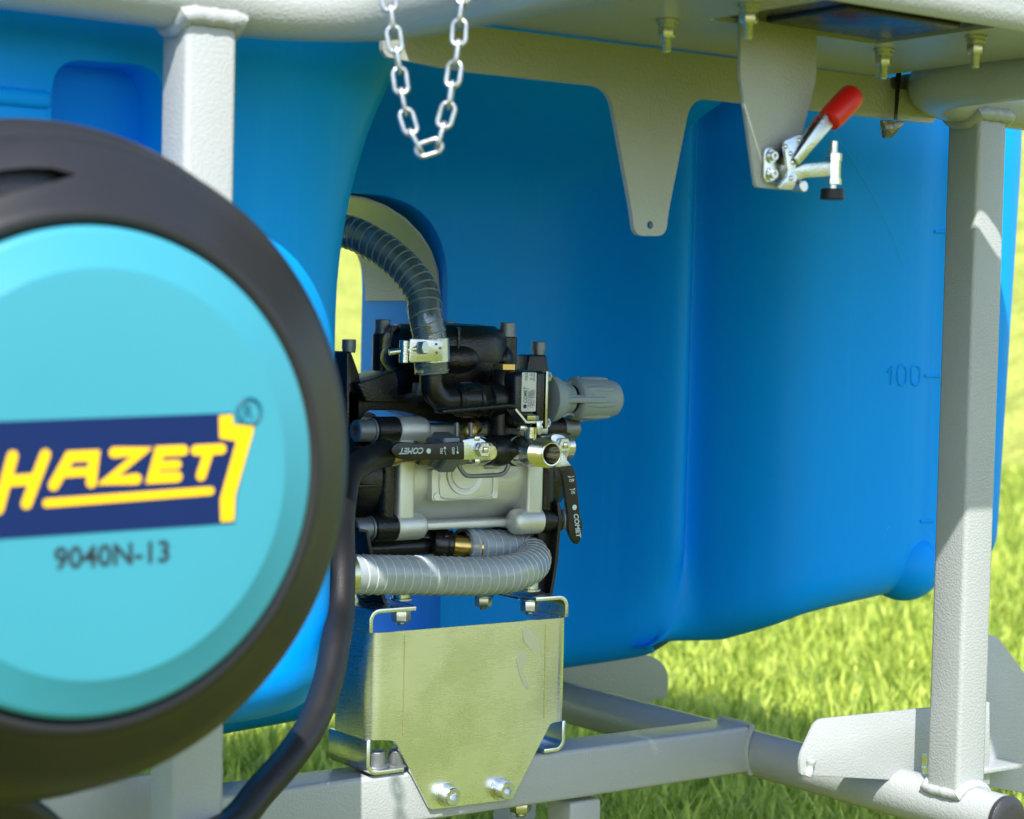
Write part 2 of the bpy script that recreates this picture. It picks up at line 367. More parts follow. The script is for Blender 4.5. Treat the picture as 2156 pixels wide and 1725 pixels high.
gm.from_pydata([(-q, -q, 0), (q, -q, 0), (q, q, 0), (-q, q, 0)], [], [(0, 1, 2, 3)]); gm.materials.append(grass_ground_mat())
ground = bpy.data.objects.new('ground', gm); COL.objects.link(ground); ground['kind'] = 'structure'; ground['label'] = 'sunlit lawn of short yellow-green grass'

def raw_mesh(name, vs, fs, m):
    me = bpy.data.meshes.new(name); me.from_pydata(vs, [], fs); me.materials.append(m); o = bpy.data.objects.new(name, me); COL.objects.link(o); return o
def blades():
    rnd = random.Random(3); vs, fs = [], []
    f2, r2 = V((_f0.x, _f0.y)), V((_r0.x, _r0.y))
    for i in range(165000):
        if i < 12000: d = rnd.uniform(.2, 2.4); lat = rnd.uniform(-1.6, 1.6)
        else:
            d = 2.4+8.5*rnd.random()**1.7; lat = rnd.uniform(-.32, .36)*d if i < 125000 else rnd.choice((rnd.uniform(-.6, -.3), rnd.uniform(.34, .75)))*d
        p = f2*d+r2*lat; h = rnd.uniform(.018, .055)*(1.7 if rnd.random() < .05 else 1); wd = rnd.uniform(.0014, .0034)*(1+.12*d)
        a = rnd.uniform(0, 6.283); le = rnd.uniform(.1, .9)*h; b2 = a+rnd.uniform(.9, 2.2)
        ux, uy = math.cos(a)*wd, math.sin(a)*wd; lx, ly = math.cos(b2)*le, math.sin(b2)*le; k = len(vs)
        vs += [(p.x-ux, p.y-uy, 0), (p.x+ux, p.y+uy, 0), (p.x+ux*.8+lx*.35, p.y+uy*.8+ly*.35, h*.6), (p.x-ux*.8+lx*.35, p.y-uy*.8+ly*.35, h*.6), (p.x+lx, p.y+ly, h)]
        fs += [(k, k+1, k+2, k+3), (k+3, k+2, k+4)]
    o = raw_mesh('grass', vs, fs, leaf_mat('grass_blades', (.11, .23, .015), (.72, .80, .15), 9, .45))
    o['kind'] = 'stuff'; o['label'] = 'short grass growing on the lawn under and behind the sprayer'; o['category'] = 'grass'
blades()
# trees and a hedge far behind
def tree(label, x, y, h, rad, tr, seed, mm, n=9000, sc=1, z0=0):
    rnd = random.Random(seed); t = bpy.data.objects.new('broadleaf_tree' if h > 2 else 'shrub', None); COL.objects.link(t); t.location = (x, y, z0)
    t['label'] = label; t['category'] = 'tree' if h > 2 else 'shrub'
    b = B(); b.tube([V((0, 0, 0))/S, V((.008*h, .02*min(1, h), h*.3))/S, V((.03*min(1, h), -.03*min(1, h), h*.62))/S], lambda f: tr*(1-.55*f)/S, 10)
    for k in range(5):
        a = k*1.3+rnd.random(); zz0 = h*(.25+.07*k)
        b.tube([V((0, 0, zz0))/S, V((math.cos(a)*rad*.4, math.sin(a)*rad*.4, zz0+h*.16))/S, V((math.cos(a)*rad*.7, math.sin(a)*rad*.7, zz0+h*.3))/S], lambda f: tr*.4*(1-.7*f)/S, 6)
    for v in b.bm.verts: v.co += t.location/S
    b.build('trunk', MT['bark'], t)
    cl = []
    for k in range(26):
        u = rnd.uniform(-1, 1); a = rnd.uniform(0, 6.283); rr = rnd.uniform(.35, .95)
        cl.append((V((math.cos(a)*math.sqrt(1-u*u)*rad*rr, math.sin(a)*math.sqrt(1-u*u)*rad*rr, h*.52+u*h*.46*rr)), rad*rnd.uniform(.22, .42)))
    vs, fs = [], []
    for i in range(n):
        c, r = rnd.choice(cl); d = V((rnd.gauss(0, 1), rnd.gauss(0, 1), rnd.gauss(0, 1))).normalized(); p = c+d*r*rnd.uniform(.7, 1.05)
        u, v, _ = basis(d+V((rnd.gauss(0, .5), rnd.gauss(0, .5), rnd.gauss(0, .5)))); s_ = rnd.uniform(.09, .2)*sc; k = len(vs)
        vs += [tuple(p+u*s_), tuple(p+v*s_*.7), tuple(p-u*s_), tuple(p-v*s_*.7)]; fs.append((k, k+1, k+2, k+3))
    o = raw_mesh('crown', vs, fs, mm); o.parent = t
MT['bark'] = mat('bark', (.09, .07, .05), .9, bump=.6, bscale=20, bdist=.02, var=.3)
LF1 = leaf_mat('sunlit_leaves', (.05, .09, .012), (.22, .27, .05), 1.5, .4)
LF2 = leaf_mat('pale_leaves', (.20, .24, .04), (.60, .60, .18), 1.5, .5)
def slope():
    vs, fs = [], []; n1, n2 = 60, 40; rnd = random.Random(5)
    for a in range(n1+1):
        for b_ in range(n2+1):
            d = 10+70*(b_/n2)**1.6; an = -1.1+2.2*a/n1; p = _f0*(d*math.cos(an))+_r0*(d*math.sin(an))
            z = -.02+max(0, d-10.5)*.21+.25*math.sin(an*9+d*.3)*min(1, (d-10)/6)+rnd.uniform(-.05, .05)*min(1, (d-10)/4); vs.append((p.x, p.y, z))
    for a in range(n1):
        for b_ in range(n2): k = a*(n2+1)+b_; fs.append((k, k+1, k+n2+2, k+n2+1))
    m = mat('meadow', (.40, .44, .09), .9, 0, .15, .8, 12, 6, .55, 1.6, bdist=.08); o = raw_mesh('meadow_slope', vs, fs, m)
    for p in o.data.polygons: p.use_smooth = True
    o['kind'] = 'structure'; o['label'] = 'sunlit yellow-green meadow slope rising behind the lawn'
slope()
for i, (lat, d, h, rad, mm, lb, n_) in enumerate([
        (9.2, 30, 7, 3.2, LF1, 'tall mid-green broadleaf tree on the meadow slope', 9000),
        (-3.3, 34, 6.5, 3.0, LF2, 'pale yellow-green broadleaf tree on the meadow slope behind the reel', 9000)]):
    p = _f0*d+_r0*lat; tree(lb, p.x, p.y, h, rad, .16 if h > 2 else .03, 20+i, mm, n_, sc=1 if h > 2 else .3, z0=0 if d < 12 else max(0, d-10.5)*.21-.3)

# ================================================================== STEEL FRAME
XL, XR, PY = .814, 1.84, 1.605     # post axes
PT = .05; TR_ = .0302
frame = thing('sprayer_chassis', 'light grey powder-coated chassis of square posts and round tubes carrying the blue tank', 'chassis', (1.3, 1.6, .0))
ZT, ZB = 1.139, .288               # axes of the upper and lower tubes
for x in (XL, XR):
    zb = ZB+.018; zt = ZT-.012
    b = B().box((x, PY, (zb+zt)/2), (PT, PT, zt-zb), .006, seg=4); b.build('post', 'paint', frame)
    # fillet welds at the foot and head of the post
    for z, nm in ((ZB+TR_+.002, 1), (ZT-TR_-.001, -1)):
        pth = []
        for k in range(48):
            a = 2*math.pi*k/48; c, s_ = math.cos(a), math.sin(a); m_ = max(abs(c), abs(s_)); sx, sy = c/m_*PT*.5, s_/m_*PT*.5
            off = math.sqrt(max(0, TR_**2-min(abs(sx if nm > 0 else sy), TR_*.98)**2))-TR_
            pth.append(V((x+sx*1.03, PY+sy*1.03, z+nm*off*.75+.0004*math.sin(k*2.3))))
        B().tube(pth, lambda f: (.0062 if nm > 0 else .0085)+.0004*math.sin(f*60), 10, closed=True).build('weld_bead', 'paint', frame)
lowR = oX(cr(7, 0, 1162), XR)
B().cyl((XR, 1.530, ZB), (XR, 2.62, ZB), TR_, n=40).build('lower_side_tube', 'paint', frame)
B().cyl((XL, 1.530, ZB), (XL, 2.62, ZB), TR_, n=40).build('lower_side_tube', 'paint', frame)
for x in (XL, XR):
    b = B().lathe([(.0290, .0), (.0302, -.001), (.0302, -.006), (.027, -.009), (.018, -.0105), (.0, -.011)], (x, 1.5295, ZB), (0, 1, 0), 36, cap=False)
    b.build('end_cap', 'capblack', frame)
# upper front tubes: each comes along the post heads from outside and bends towards the front
pth = [V((-.3, 1.604, ZT)), V((.5, 1.604, ZT)), V((.84, 1.604, ZT))]
for k in range(13):
    a = math.pi/2*(1-k/12); pth.append(V((.84+.13*math.cos(a), 1.474+.13*math.sin(a), ZT)))
pth += [V((.97, 1.3, ZT)), V((.97, 1.12, ZT))]
B().tube(pth, TR_+.0015, 40).build('upper_tube', 'paint', frame)
B().tube([V((2.654-p.x, p.y, p.z)) for p in pth], TR_+.0015, 40).build('upper_tube', 'paint', frame)
# cross beam under the pump
BZ0, BZ1 = .267, .3295
B().box(((XL+XR)/2, 1.94+.0315, (BZ0+BZ1)/2), (XR-XL-.045, .063, BZ1-BZ0), .006, seg=4).build('cross_beam', 'paint', frame)
pth = []
x = XR-TR_-.002
for k in range(40):
    a = 2*math.pi*k/40; c, s_ = math.cos(a), math.sin(a); m_ = max(abs(c), abs(s_))
    pth.append(V((x+.010*abs(s_/m_)**2, 1.9715+c/m_*.0315, (BZ0+BZ1)/2+s_/m_*.0315)))
B().tube(pth, .004, 8, closed=True).build('weld_bead', 'paint', frame)
B().box((1.545, 1.972, .13), (.05, .05, .262), .005, seg=3).build('support_leg', 'paint', frame)
B().box((1.545, 1.972, .004), (.09, .09, .008), .002).build('foot_plate', 'paint', frame)
# gusset plates on the side tubes
def plate(name, pts, y, th, r, par=frame, m='paint', bev=.0012):
    return B().prism(rp([oY(p, y) for p in pts], r), (0, th, 0), bev).build(name, m, par)
g = [cr(7, 870, 1445), cr(7, 866, 1340), cr(7, 965, 1122), cr(7, 1960, 1020), cr(7, 1960, 1500)]
plate('gusset_plate', g, 1.69, .006, [.004, .012, .012, .003, .003])
g = [cr(7, 1880, 625), cr(7, 2005, 642), cr(7, 2420, 1210), cr(7, 2420, 1590), cr(7, 1880, 1500)]
plate('gusset_plate', g, 1.72, .006, [.004, .008, .012, .01, .01])
B().box((1.96, 1.72, ZB+.012), (.2, .075, .006), .001).build('caster_plate', 'paint', frame)
p = W(7, 1545, 1385, 1.70)
b = B().cyl(p+V((0, 0, -.012)), p+V((0, 0, .0)), .014, n=24); b.socket(p, (0, 0, 1), .0115, .017, .006, .008); b.build('cap_screw', 'zinc', frame)
g = [(1150, 1386), (1375, 1379), (1409, 1410), (1405, 1472), (1150, 1486)]
plate('gusset_plate', g, 2.45, .006, [.004, .02, .02, .01, .004])
g = [(1180, 1474), (1372, 1468), (1372, 1484), (1180, 1492)]
plate('gusset_foot', g, 2.452, .05, .003)
g = [(40, 1800), (84, 1690), (105, 1665), (470, 1608), (470, 1800)]
plate('gusset_plate', g, 1.70, .006, [.004, .02, .02, .004, .004])
# tilted weld smear on gusset
q0 = W(7, 905, 1450, 1.688); q1 = W(7, 930, 1350, 1.688); q2 = W(7, 1010, 1262, 1.688); q3 = W(7, 1120, 1300, 1.688)
B().tube(smooth_path([q0, q0.lerp(q1, .5)+V((.001, 0, 0)), q1], 10), lambda f: .0055+.0008*math.sin(f*9), 10).build('weld_bead', 'paint', frame)
# wheels/feet the frame stands on (below the picture)
for x in (XL, XR):
    for y in (1.55, 2.5):
        b = B().box((x, y, .13), (.05, .05, .262), .005); b.box((x, y, .004), (.09, .09, .008), .002); b.build('support_leg', 'paint', frame)

# ================================================================== TANK
def chaikin(p, k):
    for _ in range(k):
        o = []
        for i in range(len(p)):
            a, b = p[i], p[(i+1) % len(p)]; o += [a*.75+b*.25, a*.25+b*.75]
        p = o
    return p
def line_z(x, y):
    # height at which (x, y) lies on the straight lower edge of the tank
    def g(z):
        v = V((x, y, z))-CAM; d = v.dot(FW); u, w_ = 1078+FPX*v.dot(RT)/d, 862.5-FPX*v.dot(UP)/d
        return w_-(1417-.2165*(u-1190)-max(0, u-1820)**2*.0003)
    a, b_ = .2, .6
    for _ in range(4):
        ga, gb = g(a), g(b_); c = b_-gb*(b_-a)/(gb-ga) if abs(gb-ga) > 1e-9 else b_; a, b_ = b_, c
    return b_
def zbot(x, y):
    back = .30+(x-1.25)*.12
    if y > 2.5: return back
    if x > 1.13:
        z = line_z(x, y); f = max(0, min(1, (y-2.38)/.12)); return z*(1-f)+back*f if x > 2.3 else z
    z = line_z(1.13, 2.34); f = max(0, min(1, (2.3-y)/.3)); f = f*f*(3-2*f)
    return (z if y < 2.4 else back)*(1-f)+.452*f
_left = [(.10, 2.60), (.10, 1.78), (.13, 1.715), (.20, 1.70), (.5, 1.70), (.9, 1.70), (1.0, 1.715), (1.06, 1.76), (1.085, 1.85), (1.10, 2.05), (1.115, 2.24), (1.15, 2.33), (1.22, 2.365), (1.45, 2.37), (1.62, 2.368)]
_rib = [(1.71, 2.355), (1.775, 2.315), (1.815, 2.255), (1.842, 2.185), (1.862, 2.152), (1.880, 2.155), (1.892, 2.176), (1.900, 2.16)]
_smo = [(1.71, 2.355), (1.775, 2.315), (1.815, 2.26), (1.84, 2.215), (1.857, 2.19), (1.872, 2.175), (1.886, 2.165), (1.900, 2.15)]
_right = [(1.905, 2.12), (1.922, 2.065), (1.955, 2.015), (2.01, 1.993), (2.08, 1.985), (2.15, 1.983), (2.19, 1.99), (2.215, 2.0), (2.245, 1.996), (2.30, 1.983), (2.36, 1.985), (2.405, 2.005), (2.43, 2.05), (2.44, 2.2), (2.44, 2.46), (2.42, 2.57), (2.36, 2.60), (1.6, 2.60), (.8, 2.60)]
fp = chaikin([V((a, b, 0)) for a, b in _left+_rib+_right], 3)
fq = chaikin([V((a, b, 0)) for a, b in _left+_smo+_right], 3)     # outline near the foot, where the rib fades out
# thin the outline where it is needlessly dense
def tank_mesh():
    n = len(fp); nor = []
    for i in range(n):
        d = (fp[(i+1) % n]-fp[i-1]).normalized(); nor.append(V((-d.y, d.x, 0)))   # inward (outline runs anticlockwise seen from above? fixed below)
    area = sum(fp[i].x*fp[(i+1) % n].y-fp[(i+1) % n].x*fp[i].y for i in range(n))
    if area < 0: nor = [-v for v in nor]
    for _ in range(10): nor = [(nor[i-1]+nor[i]*2+nor[(i+1) % n]).normalized() for i in range(n)]
    R = .055; zt = 1.28; lim = []
    for i in range(n):
        a, b_, c = fq[i-4], fq[i], fq[(i+4) % n]; ar = abs((b_-a).cross(c-a).z); rad = (b_-a).length*(c-b_).length*(c-a).length/(2*ar) if ar > 1e-9 else 9
        convex = ((a+c)/2-b_).dot(nor[i]) > 0
        lim.append(min(R, .55*rad) if convex else R)
    for _ in range(40): lim = [min(lim[i], (lim[i-1]+lim[i]+lim[(i+1) % n])/3) for i in range(n)]
    prof = [(R*(1-math.sin(a)), R*(1-math.cos(a))) for a in [math.pi/2*k/7 for k in range(8)]]
    vs, fs = [], []
    nz = 26
    zbs = [zbot(q.x, q.y) for q in fq]
    for _ in range(60): zbs = [(zbs[i-1]+2*zbs[i]+zbs[(i+1) % n])/4 for i in range(n)]
    for ins, up in prof:
        for i in range(n):
            p = fq[i]+nor[i]*(ins*lim[i]/R); zz_ = zbs[i]+up
            if p.x > 2.22: p.x -= (p.x-2.22)/.2*max(0, 1.12-zz_)*.05
            vs.append((p.x, p.y, zz_))
    for k in range(1, nz+1):
        for i in range(n):
            z0 = zbs[i]+R; z = z0+(zt-z0)*k/nz; fd = max(0, min(1, (z-z0-.01)/.09)); fd = fd*fd*(3-2*fd); p = fq[i].lerp(fp[i], fd)
            if p.x > 2.22: p.x -= (p.x-2.22)/.2*max(0, 1.12-z)*.05
            # mouth of the recess closes towards the top
            if p.y < 2.3 and .93 < p.x < 1.3:
                t = max(0, (z-.86)/.30); p.x += .085*t*t*min(1, (p.x-.93)/.1)
            if 1.06 < p.x < 1.83 and p.y < 2.4 and p.y > 1.72:
                t = max(0, min(1, (z-1.03)/.2)); p.y -= (p.y-1.72)*.75*t*t
            # right lobe leans out a little towards the foot
            vs.append((p.x, p.y, z))
    NR = len(prof)+nz
    for r in range(NR-1):
        for i in range(n):
            j = (i+1) % n; fs.append((r*n+i, r*n+j, (r+1)*n+j, (r+1)*n+i))
    fs.append(tuple(range(n))[::-1]); fs.append(tuple((NR-1)*n+i for i in range(n)))
    me = bpy.data.meshes.new('tank'); me.from_pydata([tuple(c*S for c in v) for v in vs], [], fs)
    bm = bmesh.new(); bm.from_mesh(me); bmesh.ops.recalc_face_normals(bm, faces=bm.faces); bm.to_mesh(me); bm.free()
    return me
def bool_cut(ob, cutters):
    tmp = []
    for c in cutters:
        md = ob.modifiers.new('b', 'BOOLEAN'); md.operation = 'DIFFERENCE'; md.solver = 'EXACT'; md.use_self = False; md.object = c; tmp.append(c)
    bpy.context.view_layer.update()
    dg = bpy.context.evaluated_depsgraph_get(); me = bpy.data.meshes.new_from_object(ob.evaluated_get(dg))
    ob.modifiers.clear(); old = ob.data; ob.data = me; bpy.data.meshes.remove(old)
    for c in tmp: d = c.data; bpy.data.objects.remove(c); bpy.data.meshes.remove(d)
tank = bpy.data.objects.new('tank_shell', tank_mesh()); COL.objects.link(tank)
# arched opening through the back wall
hx0, hx1 = 1.27, 1.601; hz = W(4, 300, 1130, 2.37).z; hb = .36
pts = rp([V((hx0, 2.30, hb)), V((hx1, 2.30, hb)), V((hx1, 2.30, hz)), V((hx0, 2.30, hz))], [.05, .05, .13, .13], 10)
c1_ = B().prism(pts, (0, .5, 0)).build('cut', 'tank')
ln = []
for k in range(15):
    a = math.pi*k/14; ln.append(V(((hx0+hx1)/2+math.cos(a)*((hx1-hx0)/2-.004), 2.385, hz-.13+math.sin(a)*.126)))
lb_ = B(); lb_.strip([V((hx1-.004, 2.385, hz-.145))]+ln+[V((hx0+.004, 2.385, hz-.145))], .003, (0, .20, 0)); LINER = lb_
# grip pocket in the left lobe (upper left)
pk = [oY(q, 1.70) for q in ((112, 122), (345, 140), (345, 420), (100, 420))]
c2_ = B().prism(rp([p+V((0, -.1, 0)) for p in pk], [.03, .03, .03, .03], 8), (0, .155, 0)).build('cut', 'tank')
pk = [oY(q, 1.70) for q in ((-160, 185), (85, 190), (85, 214), (-160, 212))]
bool_cut(tank, [c1_, c2_])
bm = bmesh.new(); bm.from_mesh(tank.data)
es = [e for e in bm.edges if len(e.link_faces) == 2 and e.calc_face_angle(0) > math.radians(50) and e.calc_length() < .2]
bmesh.ops.bevel(bm, geom=es, offset=.006, segments=3, profile=.5, affect='EDGES', clamp_overlap=True)
bm.to_mesh(tank.data); bm.free()
for p in tank.data.polygons: p.use_smooth = True
tank.data.set_sharp_from_angle(angle=math.radians(40))
tank.data.materials.clear(); tank.data.materials.append(MT['tank'])
tk = thing('water_tank', 'large bright blue moulded plastic tank with a recess around the pump and 100 litre mark', 'tank', (1.3, 2.2, .0))
tank.parent = tk; tank.matrix_parent_inverse = Matrix.Translation(-tk.location)
LINER.build('arch_liner', 'paint', tk, smooth=60)
# foot bulges
for q, y, rad in (((1925, 1200), 1.99, (.05, .06, .05)), ):
    p = oY(q, y); b = B(); b.ell(p+V((.012, .035, .0)), (.05, .06, .05), 24); b.build('moulded_foot', 'tank', tk)
b = B()
p0 = oY((45, 205), 1.695); b.box(p0+V((-.12, .012, 0)), (.30, .03, .016), .007, seg=4); b.build('grip_ledge', 'tank', tk)
# litre marks: raised strokes following the right lobe
def tank_front(q):
    # nearest hit of the pixel ray with the outline (plan view)
    d = ray(*q); best = None; n = len(fp)
    for i in range(n):
        a, b_ = fp[i], fp[(i+1) % n]; ex, ey = b_.x-a.x, b_.y-a.y; det = d.x*ey-d.y*ex
        if abs(det) < 1e-9: continue
        t = (a.x*ey-a.y*ex)/det; u = (a.x*d.y-a.y*d.x)/det
        if 0 <= u <= 1 and t > .2 and (best is None or t < best[0]): best = (t, V((ey, -ex, 0)).normalized())
    P = CAM+d*best[0]; nn = best[1]
    if nn.dot(d) > 0: nn = -nn
    return P, nn
def mark(qs, r=.0022):
    pts = [tank_front(q)[0] for q in qs]; pts2 = []
    for a, b_ in zip(qs, qs[1:]):
        for k in range(5): f = k/5; pts2.append(tank_front((a[0]+(b_[0]-a[0])*f, a[1]+(b_[1]-a[1])*f))[0])
    pts2.append(pts[-1]); b = B(); b.tube(pts2, r, 8); return b
def c8(x, y): return cr(8, x, y)
mark([c8(593, 852), c8(612, 826), c8(608, 905)]).build('raised_digit', 'tank', tk)
for cx in (655, 713):
    ov = []
    for k in range(25):
        a = 2*math.pi*k/24; sx, sy = math.sin(a), math.cos(a); ov.append(c8(cx+19*(abs(sx)**.7)*(1 if sx > 0 else -1), 864-42*(abs(sy)**.7)*(1 if sy > 0 else -1)))
    mark(ov).build('raised_digit', 'tank', tk)
for x0, x1, y in ((793, 850, 245), (752, 830, 868), (733, 790, 1494)):
    mark([c8(x0, y), c8(x1, y)], .0026).build('raised_tick', 'tank', tk)

MT['scuff'] = mat('pale_scuff_on_plastic', (.02, .42, .98), .5, 0, .2)
for qs in ([(1742, 262), (1790, 330), (1842, 420), (1880, 500), (1902, 560)], [(1858, 1128), (1872, 1108)]):
    mark(qs, .0008).build('scratch', 'scuff', tk)

# ================================================================== TRAY ABOVE THE PUMP
TZ = 1.146; TX0, TX1, TY0, TY1 = 1.004, 1.650, 1.243, 1.597
tray = thing('tool_tray', 'grey powder-coated steel tray bolted over the pump, with a square cut-out in its floor', 'tray', (1.3, 1.42, TZ))
OX0, OX1, OY0, OY1 = 1.250, 1.472, 1.262, 1.420      # cut-out
b = B()
for (x0, x1, y0, y1) in ((TX0, OX0, TY0, TY1), (OX1, TX1, TY0, TY1), (OX0, OX1, TY0, OY0), (OX0, OX1, OY1, TY1)):
    b.box(((x0+x1)/2, (y0+y1)/2, TZ+.003), (x1-x0, y1-y0, .006))
bmesh.ops.remove_doubles(b.bm, verts=b.bm.verts, dist=1e-5)
b.build('tray_floor', 'paint', tray)
b = B(); b.strip([(TX0, TY0-.001, TZ+.06), (TX0, TY0-.004, TZ+.012), (TX0, TY0-.001, TZ+.002), (TX0, TY0+.004, TZ-.0012)], -.004, (TX1-TX0, 0, 0)); b.build('front_lip', 'paint', tray)
B().box((TX1-.002, (TY0+TY1)/2, TZ+.035), (.004, TY1-TY0-.012, .062), .001).build('side_wall', 'paint', tray)
B().box((TX0+.002, (TY0+TY1)/2, TZ+.035), (.004, TY1-TY0-.012, .062), .001).build('side_wall', 'paint', tray)
B().box(((TX0+TX1)/2, TY1-.002, TZ+.035), (TX1-TX0, .004, .062), .001).build('back_wall', 'paint', tray)
dk = thing('added_sun_blocker', 'grey flat panel added out of view over the blue tank to block the sun', 'sun blocker', (1.4, 2.0, 1.30))  # unseen panel added so that the tank lies in shade
def blocker_panel(outline, holes=()):
    t = bmesh.new(); ed = []
    for lp in [rp([V((x, y, 1.30)) for x, y in outline], .02)]+[rp([V(q) for q in h], .012) for h in holes]:
        vs = [t.verts.new(p) for p in lp]; ed += [t.edges.new((vs[i], vs[(i+1) % len(vs)])) for i in range(len(vs))]
    bmesh.ops.triangle_fill(t, use_beauty=True, use_dissolve=False, edges=ed)
    r = bmesh.ops.extrude_face_region(t, geom=t.faces[:]); bmesh.ops.translate(t, verts=[g for g in r['geom'] if isinstance(g, bmesh.types.BMVert)], vec=(0, 0, .012))
    bmesh.ops.recalc_face_normals(t, faces=t.faces); b = B(); b._add(t); return b
def to_blocker(q, y):
    p = oY(q, y); return p+to_sun*((1.30-p.z)/to_sun.z)
holes = [[to_blocker(q, y) for q in h] for y, h in (
    (1.58, ((2040, 470), (2066, 436), (2112, 500), (2112, 580))), (1.58, ((1985, 742), (2040, 742), (2062, 800), (2040, 832), (1995, 832))))]  # cut-outs traced back along the sun to cast the post's light patches
blocker_panel([(.2, 1.47), (1.56, 1.47), (1.56, 1.05), (1.85, 1.05), (1.85, 1.39), (2.16, 1.39), (2.16, 2.62), (.2, 2.62)], holes).build('blocker_panel', 'paint', dk, smooth=30)
for x in (.5, 1.1, 1.7): B().box((x, 2.02, 1.291), (.04, 1.1, .016), .002).build('blocker_bearer', 'paint', dk)  # bearers of the added panel, also out of view
# hanging plate with the tapered tongue (with a hole near its tip)
def holed_plate(outer, hole_c, hr, th):
    t = bmesh.new(); y = outer[0].y
    vo = [t.verts.new(p) for p in outer]; vh = [t.verts.new(hole_c+V((math.cos(a)*hr, 0, math.sin(a)*hr))) for a in [2*math.pi*k/16 for k in range(16)]]
    ed = [t.edges.new((vo[i], vo[(i+1) % len(vo)])) for i in range(len(vo))]+[t.edges.new((vh[i], vh[(i+1) % 16])) for i in range(16)]
    bmesh.ops.triangle_fill(t, use_beauty=True, use_dissolve=False, edges=ed)
    r = bmesh.ops.extrude_face_region(t, geom=t.faces[:]); bmesh.ops.translate(t, verts=[g for g in r['geom'] if isinstance(g, bmesh.types.BMVert)], vec=(0, th, 0))
    bmesh.ops.recalc_face_normals(t, faces=t.faces); b = B(); b._add(t); return b
PYH = 1.590
hp = [(806, 30), (806, 118), (971, 150), (1283, 184), (1331, 445), (1337, 497), (1402, 497), (1408, 445), (1455, 206), (1971, 261), (1979, 178)]
outer = rp([oY(p, PYH) for p in hp], [.002, .008, .01, .022, .01, .018, .018, .01, .022, .012, .004], 6)
b = holed_plate(outer, oY((1369, 474), PYH), .0042, .006); b.build('hanging_plate', 'paint', tray, smooth=30)
# dark box that sits in the cut-out
bx = thing('plastic_box', 'black plastic box bottom sitting in the cut-out of the grey tray', 'box', ((OX0+OX1)/2, (OY0+OY1)/2, TZ+.012))
B().box(((OX0+OX1)/2, (OY0+OY1)/2, TZ+.049), (OX1-OX0-.0015, OY1-OY0-.0015, .09), .003, seg=3).build('box_body', 'black', bx)
B().box(((OX0+OX1)/2+.012, (OY0+OY1)/2+.0, TZ+.003), (OX1-OX0-.07, OY1-OY0-.05, .008), .003, seg=2).build('bottom_step', 'black', bx)
# studs with nuts under the tray
for x, y in ((1.222, 1.448), (1.217, 1.33), (1.502, 1.437), (1.500, 1.314)):
    b = B(); b.cyl((x, y, TZ), (x, y, TZ-.003), .0105, n=28, ch=.0004); b.cyl((x, y, TZ-.003), (x, y, TZ-.007), .009, n=28, ch=.0004)
    b.nut((x, y, TZ-.007), (0, 0, -1), .0088, .010, .014, .5); b.build('bolt_and_nut', 'yzinc', tray)
# clamp holder plate
CY = 1.412
hold = [cr(3, 525, 100), cr(3, 520, 430), cr(3, 537, 545), cr(3, 612, 1080), cr(3, 800, 1098), cr(3, 885, 740), cr(3, 962, 470), cr(3, 966, 150)]
B().prism(rp([oY(p, CY) for p in hold], [.001, .02, .02, .004, .004, .02, .02, .001]), (0, .005, 0), .0008).build('clamp_holder', 'paint', tray)

# ---- toggle clamp
tg = thing('toggle_clamp', 'zinc toggle clamp with red handle grip and black rubber pad on a grey bracket', 'clamp', W(9, 420, 1400, CY-.01))
C9 = lambda x, y, yy=CY: W(9, x, y, yy)
b = B(); b.prism(rp([C9(178, 1345, CY-.004), C9(185, 905, CY-.004), C9(430, 905, CY-.004), C9(470, 1000, CY-.004), C9(480, 1400, CY-.004)], .006), (0, .0035, 0), .0008); b.build('base_flange', 'zinc', tg)
for x, y in ((262, 1020), (262, 1245)):
    b = B(); p = C9(x, y, CY-.0045); b.cyl(p, p+V((0, -.002, 0)), .0062, n=24); b.socket(p+V((0, -.002, 0)), (0, -1, 0), .0045, .004, .0024, .002); b.build('rivet_screw', 'zinc', tg)
yc = CY-.014
b = B(); b.prism(rp([C9(425, 830, yc), C9(560, 775, yc), C9(650, 740, yc), C9(690, 900, yc), C9(560, 1180, yc), C9(600, 1300, yc), C9(545, 1445, yc), C9(350, 1430, yc), C9(480, 1250, yc)], .004), (0, .003, 0), .0006); b.build('side_plate', 'zinc', tg)
for x, y in ((445, 900), (612, 822), (532, 1098), (512, 1300), (508, 988)):
    p = C9(x, y, yc); b = B(); b.ell(p, (.0026, .0018, .0026), 12); b.build('rivet', 'zinc', tg)
yh = CY-.018
h0, h1 = C9(600, 1100, yh), C9(1000, 560, yh); hd = (h1-h0).normalized(); hs = hd.cross(V((0, 1, 0))).normalized()
# handle: folded channel, open underneath
b = B(); wd = .011
b.prism([h0+hs*-.003, h0+hs*.006, h1+hs*wd*.7, h1-hs*wd*.7], (0, .0025, 0), .0006)
b.prism([h0+hs*-.003+V((0, .0105, 0)), h0+hs*.006+V((0, .0105, 0)), h1+hs*wd*.7+V((0, .0105, 0)), h1-hs*wd*.7+V((0, .0105, 0))], (0, .0025, 0), .0006)
b.prism([h0-hs*.003+V((0, .001, 0)), h1-hs*wd*.7+V((0, .001, 0)), h1-hs*(wd*.7-.0025)+V((0, .001, 0)), h0-hs*.0005+V((0, .001, 0))], (0, .011, 0), .0004)
b.build('handle', 'zinc', tg)
r0, r1 = C9(1000, 560, yh+.006), C9(1255, 290, yh+.006); rl = (r1-r0).length; ra = (r1-r0).normalized()
pr = [(.006, -.004), (.0118, -.001), (.0127, .006), (.0130, rl*.6), (.0130, rl)]+[(.0130*math.cos(a), rl+.0115*math.sin(a)) for a in [math.pi/2*k/7 for k in range(1, 8)]]
b = B(); b.lathe(pr, r0, ra, 28, cap=True); b.build('handle_grip', 'red', tg)
